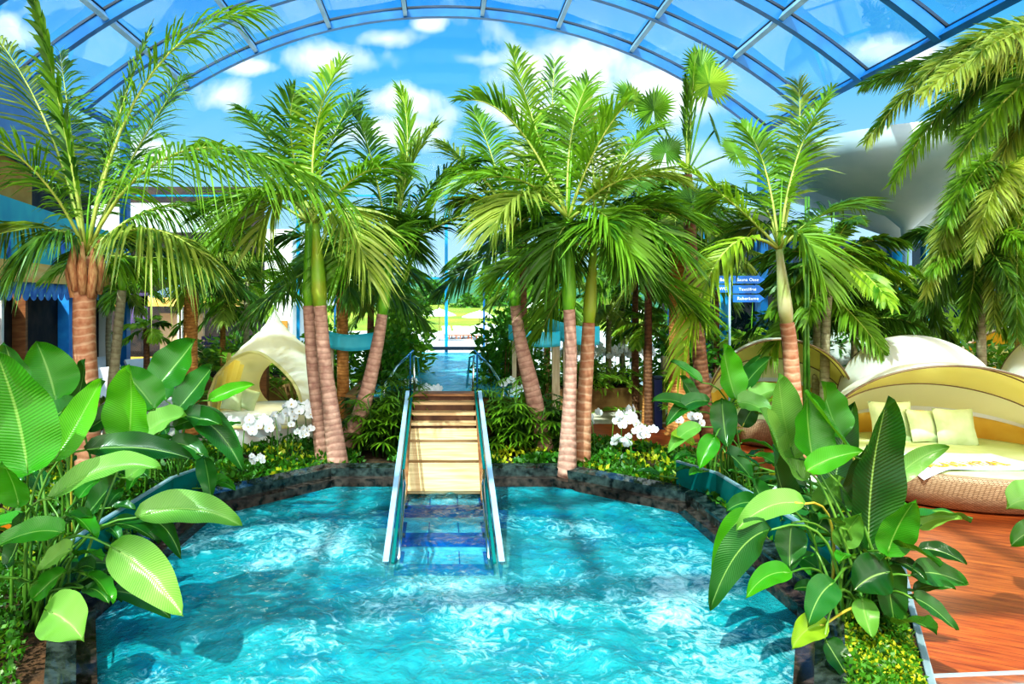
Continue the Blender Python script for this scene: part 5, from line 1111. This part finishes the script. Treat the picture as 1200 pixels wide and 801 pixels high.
leaf_plant('bird_of_paradise_plant', 'broad-leaved plant left of the pod with dark pointed leaves', 'plant', (-3.0, 7.75, .5), 7.2,
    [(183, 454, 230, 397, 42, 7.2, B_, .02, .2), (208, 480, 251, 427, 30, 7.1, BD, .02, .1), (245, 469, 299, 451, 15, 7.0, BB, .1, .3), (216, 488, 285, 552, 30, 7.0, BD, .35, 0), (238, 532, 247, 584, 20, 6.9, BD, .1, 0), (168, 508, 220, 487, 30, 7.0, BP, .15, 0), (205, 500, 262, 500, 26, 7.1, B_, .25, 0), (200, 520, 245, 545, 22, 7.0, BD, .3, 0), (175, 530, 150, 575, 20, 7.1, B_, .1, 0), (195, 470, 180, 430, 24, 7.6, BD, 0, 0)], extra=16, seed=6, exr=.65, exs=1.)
leaf_plant('bird_of_paradise_plant', 'broad-leaved plant in the right foreground between whirlpool and red deck', 'plant', (2.80, 4.75, .5), 4.6,
    [(1018, 650, 1041, 463, 58, 4.75, B_, 0, .15), (930, 536, 912, 436, 40, 4.9, BP, 0, -.2), (953, 542, 946, 458, 48, 4.75, B_, 0, .2), (940, 562, 890, 478, 36, 4.9, BP, 0, .2), (985, 512, 962, 446, 40, 5.3, BB, 0, .1), (1002, 535, 942, 458, 16, 4.7, BB, .05, .7), (944, 552, 1012, 529, 24, 4.6, BB, .1, .1), (1046, 566, 1112, 524, 21, 4.8, BP, .15, .2),
     (1040, 648, 1074, 584, 34, 4.5, B_, 0, -.2), (1075, 618, 1128, 609, 17, 4.8, BP, .2, 0), (1044, 670, 1000, 692, 42, 4.3, B_, .15, 0), (1066, 674, 1131, 684, 28, 4.4, BD, .15, .2), (1068, 700, 1120, 738, 20, 4.4, BD, .2, 0), (905, 620, 832, 714, 36, 4.3, BD, .3, .1), (942, 590, 862, 622, 28, 4.4, BP, .25, 0), (880, 602, 834, 676, 22, 4.5, BB, .3, 0),
     (925, 671, 873, 702, 22, 4.3, BB, .2, 0), (976, 683, 946, 735, 30, 4.2, BD, .15, 0), (966, 732, 927, 762, 26, 4.1, BY, .15, 0), (966, 748, 1000, 805, 26, 4.0, B_, .1, 0), (928, 612, 926, 668, 30, 4.6, BD, .0, .2), (985, 640, 1010, 600, 26, 4.7, BP, 0, 0), (1010, 700, 1022, 748, 24, 4.4, BP, 0, .2), (1042, 655, 1052, 745, 30, 4.5, BD, 0, .3), (1000, 600, 1016, 520, 30, 5.0, BD, 0, 0), (925, 600, 905, 520, 34, 5.2, BD, 0, .2), (975, 600, 1002, 470, 34, 5.3, BD, 0, -.3), (985, 660, 1040, 620, 26, 4.9, BP, .1, .2), (950, 640, 975, 590, 26, 4.8, BD, 0, .3), (960, 600, 990, 560, 26, 5.0, BP, .1, 0)], extra=18, seed=8, exr=.42, exs=1.05)
leaf_plant('bird_of_paradise_plant', 'broad-leaved plant right of the pink palms with one tall white-ribbed leaf', 'plant', (3.05, 7.7, .5), 7.4,
    [(862, 468, 847, 402, 32, 7.5, BB, 0, .1), (822, 448, 785, 424, 14, 7.4, B_, .15, .2), (817, 482, 763, 471, 16, 7.3, B_, .2, 0), (864, 472, 908, 492, 24, 7.3, BP, .3, 0), (846, 466, 853, 525, 26, 7.3, B_, .0, .3), (820, 500, 782, 532, 16, 7.2, BP, .2, 0), (838, 512, 819, 550, 20, 7.1, BB, .1, 0), (830, 470, 780, 500, 18, 7.3, BD, .3, 0), (870, 455, 905, 418, 16, 7.7, BD, .05, 0), (866, 450, 893, 415, 12, 7.8, BD, 0, 0), (815, 470, 796, 440, 16, 7.6, BD, .1, 0),
     (870, 500, 890, 470, 18, 7.5, BD, .1, 0), (812, 520, 785, 512, 14, 7.2, BY, .2, 0), (850, 530, 880, 560, 22, 7.0, BD, .2, 0), (878, 470, 915, 455, 22, 7.6, BP, .1, 0)], extra=18, seed=9, exr=.7, exs=1.)
leaf_plant('bird_of_paradise_plant', 'low broad-leaved plant between the right teal kerb and the red deck', 'plant', (3.45, 6.4, .5), 6.2, [(900, 600, 880, 560, 24, 6.2, BD, .1, 0), (915, 610, 960, 590, 22, 6.0, BD, .2, 0), (890, 590, 850, 600, 20, 6.2, BD, .2, 0)], extra=20, seed=10, exr=.6, exs=.9)
leaf_plant('bird_of_paradise_plant', 'broad-leaved plant entering at the right edge below the daybed', 'plant', (4.9, 5.3, .0), 5.4, [(1222, 588, 1178, 597, 38, 5.5, BP, .2, 0), (1225, 620, 1184, 640, 24, 5.5, B_, .2, 0), (1240, 560, 1215, 500, 30, 5.6, B_, 0, 0)], extra=3, seed=11, exr=.2, exs=.6)

# ================================================================== ORCHIDS
def orchid_proto(seed, n=8, h=.62, spray=.2):
    rnd = random.Random(seed); root = thing('orchid', 'x', 'orchid', (0, 0, 0))
    mb = MB(); pts = [V((0, 0, 0)), V((.01, 0, h*.5)), V((.03, 0, h*.85)), V((.09, -.02, h)), V((.18, -.04, h*.98)), V((.26, -.05, h*.86))]; mb.tube(pts, [.007, .006, .005, .004, .004, .003], 5); mb.build('stem', 'stalk', root)
    for k in range(n):
        t = k/(n-1); c = pts[3]*(1-t)+pts[5]*t+V((rnd.uniform(-.06, .06)-.08*(1-t), rnd.uniform(-.05, .03)-.03, rnd.uniform(-.09, .07))); fc = V((rnd.uniform(-.5, .5), -1, rnd.uniform(-.1, .5))).normalized()
        sx = fc.cross(V((0, 0, 1))).normalized(); up = sx.cross(fc); mb = MB(); s = rnd.uniform(.05, .062)
        for an, l, w_ in ((90, 1, .6), (0, 1.05, .95), (180, 1.05, .95), (225, .95, .6), (315, .95, .6)):
            D = sx*math.cos(R(an))+up*math.sin(R(an)); Wd = D.cross(fc); ii = [mb.vert(c)]
            for (a_, b_) in ((.35, .5), (.75, .5), (1, 0), (.75, -.5), (.35, -.5)): ii.append(mb.vert(c+D*s*l*a_+Wd*s*w_*b_*1.2+fc*.008*(a_ > .5)))
            mb.face(*ii)
        f = mb.build('flower', 'petal', root, smooth=False); mb = MB(); mb.lathe(c+fc*.006-V((0, 0, .006)), [(.001, -.006), (.008, 0), (.001, .008)], 6); mb.build('flower_centre', 'orchid_core', f)
    for k in range(5):
        a = rnd.uniform(0, 6.28); D = V((math.cos(a), math.sin(a), 0)); blade_mesh(V((0, 0, .01)), D*.12+V((0, 0, .14)), D*.30+V((0, 0, .04)), .085, face=V((0, 0, 1)), rnd=rnd).build('leaf', 'banana', root)
    return root
OL = [('farthest left white orchid, beside the dark drooping leaf', 255, 555, 8.9, 0, .8), ('single white orchid stem left of the pod base', 283, 575, 8.6, .4, 1.05), ('white orchid before the middle of the pod base', 318, 560, 9.3, 1, 1.0), ('white orchid just left of the dense white cluster', 326, 565, 9.0, 2.4, .95), ('tallest white orchid in the dense cluster left of the twin trunks', 336, 562, 9.4, 0, 1.15), ('white orchid touching the left twin trunk', 350, 556, 9.5, 3, 1.05), ('white orchid in front of the dense cluster', 342, 568, 9.1, .8, .8), ('low single white orchid near the rim', 291, 590, 8.2, .2, .55), ('white orchid at the back of the dense cluster', 360, 555, 9.9, 2.8, 1.0),
      ('white orchid right of the right-hand palm pair', 697, 548, 9.3, 2.6, .95), ('white orchid at the middle right, upper left of the group', 716, 552, 9.2, .2, 1.0), ('white orchid at the middle right, behind the group', 728, 556, 9.6, 1.2, 1.0), ('white orchid at the middle right, rightmost flower spray', 738, 560, 8.9, 0, .9), ('lowest white orchid of the right group', 742, 578, 8.5, 2.9, .75), ('small white orchid behind the right broad leaves', 793, 552, 9.2, .3, 1.0), ('pale orchid between the right broad-leaved plants', 925, 590, 6.9, .3, .7)]
base_o = [orchid_proto(1), orchid_proto(2, 9), orchid_proto(3, 6)]
for i, (lab, px, py, d_, rz, sc) in enumerate(OL):
    b = P(px, py, d_); b.z = .5
    if i < 3: o = base_o[i]; o.location = b; o.rotation_euler = (0, 0, rz); o.scale = (sc*1.15,)*3; o['label'] = lab; o['group'] = 'white orchids in the beds'
    else: dup(base_o[i % 3], b, rz, sc*1.15, lab)
rnd = random.Random(9)
for k in range(12):
    px = 655+8.3*k+rnd.uniform(-2, 2); b = P(px, 430, 17.0+rnd.uniform(0, .9)+k*.04); b.z = .56
    dup(base_o[k % 3], b, rnd.uniform(-.6, .6), 1.5, 'white orchid number %s from the left in the stone planter behind the right palms' % ['one', 'two', 'three', 'four', 'five', 'six', 'seven', 'eight', 'nine', 'ten', 'eleven', 'twelve'][k], 'orchids in the stone planter')
for px, d_, l in ((478, 11.0, 'white orchid left of the raised pool'), (487, 11.3, 'second white orchid left of the raised pool'), (592, 11.0, 'white orchid right of the raised pool'), (601, 11.4, 'white orchid beside the lower turquoise banner post')):
    b = P(px, 440, d_); b.z = .55; dup(base_o[0], b, .2, 1.3, l, 'orchids by the raised pool')

# ================================================================== GROUND COVER
def cover(label, polys, n, mt, seed, z=.54, lw_=.045, ll_=.075, hmax=.16, name='ground_cover', dens=None):
    rnd = random.Random(seed); mb = MB(); xs = [p[0] for q in polys for p in q]; ys = [p[1] for q in polys for p in q]; k = 0; tries = 0
    def inside(x, y, poly):
        ins = False; j = len(poly)-1
        for i in range(len(poly)):
            xi, yi = poly[i]; xj, yj = poly[j]
            if (yi > y) != (yj > y) and x < (xj-xi)*(y-yi)/(yj-yi)+xi: ins = not ins
            j = i
        return ins
    while k < n and tries < n*12:
        tries += 1; x = rnd.uniform(min(xs), max(xs)); y = rnd.uniform(min(ys), max(ys))
        if not any(inside(x, y, q) for q in polys): continue
        m_ = noise.noise(V((x*1.7, y*1.7, seed)))
        if m_ < -.22+(dens or 0): continue
        h = hmax*max(.15, .5+m_)*rnd.random()
        p = V((x, y, z+h)); leaf_quad(mb, p, V((rnd.uniform(-1, 1), rnd.uniform(-1, 1), rnd.uniform(.1, 1))), lw_*rnd.uniform(.7, 1.4), ll_*rnd.uniform(.7, 1.4), rdir(rnd)); k += 1
    o = mb.build(name, mt, smooth=False, origin=(sum(xs)/len(xs), sum(ys)/len(ys), z)); return tag(o, label, 'plants', kind='stuff')
polyR = inR[:]+BRp[::-1]; polyL = inL[:]+BLp[::-1]
nearR = [(1.8, 3.1), (2.78, 5.0), (2.86, 5.8), (3.75, 6.0), (2.75, 4.1), (2.2, 2.9)]; nearL = [(-1.9, 3.0), (-2.9, 5.0), (-3.1, 6), (-4.5, 6), (-3.5, 4.0), (-3.0, 2.9)]
polyR = [p if p[1] > 5.4 else (p[0]*1.0, 5.4) for p in polyR]; polyL = [p if p[1] > 5.4 else (p[0], 5.4) for p in polyL]
cover('dark green ground cover in the right bed', [polyR], 9000, 'cover', 1)
cover('dark green ground cover in the left bed', [polyL], 10000, 'cover', 2)
cover('light yellowish leaves scattered through the right bed', [polyR], 1600, 'cover_y', 3, dens=.15)
cover('light yellowish leaves scattered through the left bed', [polyL], 1600, 'cover_y', 4, dens=.15)
cover('dense small green and yellow leaves in the right foreground bed', [nearR], 7000, 'cover_y', 5, lw_=.022, ll_=.032, hmax=.22, z=.54, dens=-2)
cover('dense small dark leaves in the right foreground bed', [nearR], 9000, 'cover', 6, lw_=.022, ll_=.034, hmax=.24, z=.54, dens=-2)
cover('dense small leaves in the left foreground bed', [nearL], 10000, 'cover', 7, lw_=.026, ll_=.04, hmax=.26, z=.54, dens=-2)
b = P(20, 620, 5.6); 
mb = MB(); rnd = random.Random(4)
root = thing('orange_flower', 'orange blossom among the leaves at the left edge', 'flower', (b.x, b.y, .5))
for k in range(6): leaf_quad(mb, b, V((rnd.uniform(-1, 1), rnd.uniform(-.6, 0), rnd.uniform(.0, 1))), .05, .15, V((0, -1, .3)))
mb.build('petals', 'orange_flower', root, smooth=False); mb = MB(); mb.tube([V((b.x, b.y, .5)), b], .01, 6); mb.build('stem', 'stalk', root)

# ================================================================== CAMERA, SUN, SKY
cam = bpy.data.cameras.new('camera'); co_ = bpy.data.objects.new('camera', cam); C.objects.link(co_)
co_.location = (0, 0, EYE); co_.rotation_euler = (R(90), 0, 0); cam.lens = F/1200*36; cam.sensor_width = 36
cam.shift_x = (600-CX)/1200; cam.shift_y = -(400.5-HY)/1200; cam.clip_end = 3000; cam.clip_start = .05
bpy.context.scene.camera = co_
su = bpy.data.lights.new('sun', 'SUN'); su.energy = 6.0; su.angle = R(.8); su.color = (1, .93, .80)
so = bpy.data.objects.new('sun', su); C.objects.link(so); sd_ = V((.45, .72, -1.0)); so.rotation_euler = sd_.to_track_quat('-Z', 'Y').to_euler(); so.location = (0, 0, 30)
s2 = bpy.data.lights.new('front_fill', 'SUN'); s2.energy = 1.7; s2.angle = R(50); s2.color = (1, .95, .86)  # second, made-up sun added as soft fill under the crowns
s2o = bpy.data.objects.new('front_fill', s2); C.objects.link(s2o); s2o.rotation_euler = V((-.25, 1., -.62)).to_track_quat('-Z', 'Y').to_euler(); s2o.location = (3, -5, 20)
wd = bpy.data.worlds.new('sky'); bpy.context.scene.world = wd; wd.use_nodes = True; nt = wd.node_tree; nt.nodes.clear()
out = nt.nodes.new('ShaderNodeOutputWorld'); bg = nt.nodes.new('ShaderNodeBackground'); nt.links.new(bg.outputs[0], out.inputs[0]); bg.inputs[1].default_value = 1.0
tc = N(nt, 'ShaderNodeTexCoord'); sp = N(nt, 'ShaderNodeSeparateXYZ'); nt.links.new(tc.outputs['Generated'], sp.inputs[0])
def MT(op, a, b=None, clamp=False):
    n = N(nt, 'ShaderNodeMath', operation=op, use_clamp=clamp)
    for i, q in enumerate((a, b)):
        if q is None: continue
        if isinstance(q, (int, float)): n.inputs[i].default_value = q
        else: nt.links.new(q, n.inputs[i])
    return n.outputs[0]
ya = MT('MAXIMUM', MT('ABSOLUTE', sp.outputs[1]), .05); u = MT('DIVIDE', sp.outputs[0], ya); v_ = MT('DIVIDE', sp.outputs[2], ya)
sky = ramp(nt, sp.outputs[2], [(0, (.64, .82, .96)), (.12, (.36, .64, .90)), (.30, (.11, .46, .82)), (.38, (.04, .34, .80)), (1, (.02, .24, .70))])
n1 = N(nt, 'ShaderNodeTexNoise', Scale=7., Detail=7., Roughness=.55, Distortion=.3); nt.links.new(tc.outputs['Generated'], n1.inputs['Vector'])
acc = None
for px, py, rx, ry in ((385, 68, 85, 22), (450, 45, 50, 14), (640, 82, 110, 42), (485, 115, 70, 17), (560, 70, 60, 14), (262, 112, 40, 18), (775, 112, 60, 30), (590, 130, 90, 20), (300, 78, 40, 10), (500, 30, 18, 9), (460, 155, 60, 18), (1060, 60, 60, 14), (-30, 40, 60, 16), (180, 180, 60, 20), (700, 190, 120, 24)):
    a = MT('DIVIDE', MT('SUBTRACT', u, (px-CX)/F), rx*1.25/F); b = MT('DIVIDE', MT('SUBTRACT', v_, (HY-py)/F), ry*1.3/F)
    e = MT('SUBTRACT', 1.0, MT('SQRT', MT('ADD', MT('MULTIPLY', a, a), MT('MULTIPLY', b, b)))); acc = e if acc is None else MT('MAXIMUM', acc, e)
cl = MT('ADD', MT('MULTIPLY', acc, .55), MT('MULTIPLY', MT('SUBTRACT', n1.outputs['Fac'], .5), 2.4))
mr = N(nt, 'ShaderNodeMapRange'); mr.inputs[1].default_value = -.02; mr.inputs[2].default_value = .42; nt.links.new(cl, mr.inputs[0])
mx = N(nt, 'ShaderNodeMix', data_type='RGBA'); nt.links.new(mr.outputs[0], mx.inputs[0]); nt.links.new(sky, mx.inputs[6]); mx.inputs[7].default_value = (.98, 1.0, 1.03, 1)
bk_ = N(nt, 'ShaderNodeMapRange'); bk_.inputs[1].default_value = .15; bk_.inputs[2].default_value = -.35; nt.links.new(sp.outputs[1], bk_.inputs[0])
mb_ = N(nt, 'ShaderNodeMix', data_type='RGBA'); nt.links.new(bk_.outputs[0], mb_.inputs[0]); nt.links.new(mx.outputs[2], mb_.inputs[6]); mb_.inputs[7].default_value = (1.75, 1.72, 1.65, 1)   # made-up bright cloud behind the viewpoint, added as neutral front fill
nt.links.new(mb_.outputs[2], bg.inputs[0])
sc = bpy.context.scene; sc.view_settings.view_transform = 'Standard'; sc.view_settings.look = 'High Contrast'; sc.view_settings.exposure = -.10; sc.view_settings.gamma = 1.05
sc.cycles.transparent_max_bounces = 16; sc.cycles.max_bounces = 6; sc.cycles.use_denoising = True; sc.cycles.caustics_refractive = False; sc.cycles.caustics_reflective = False
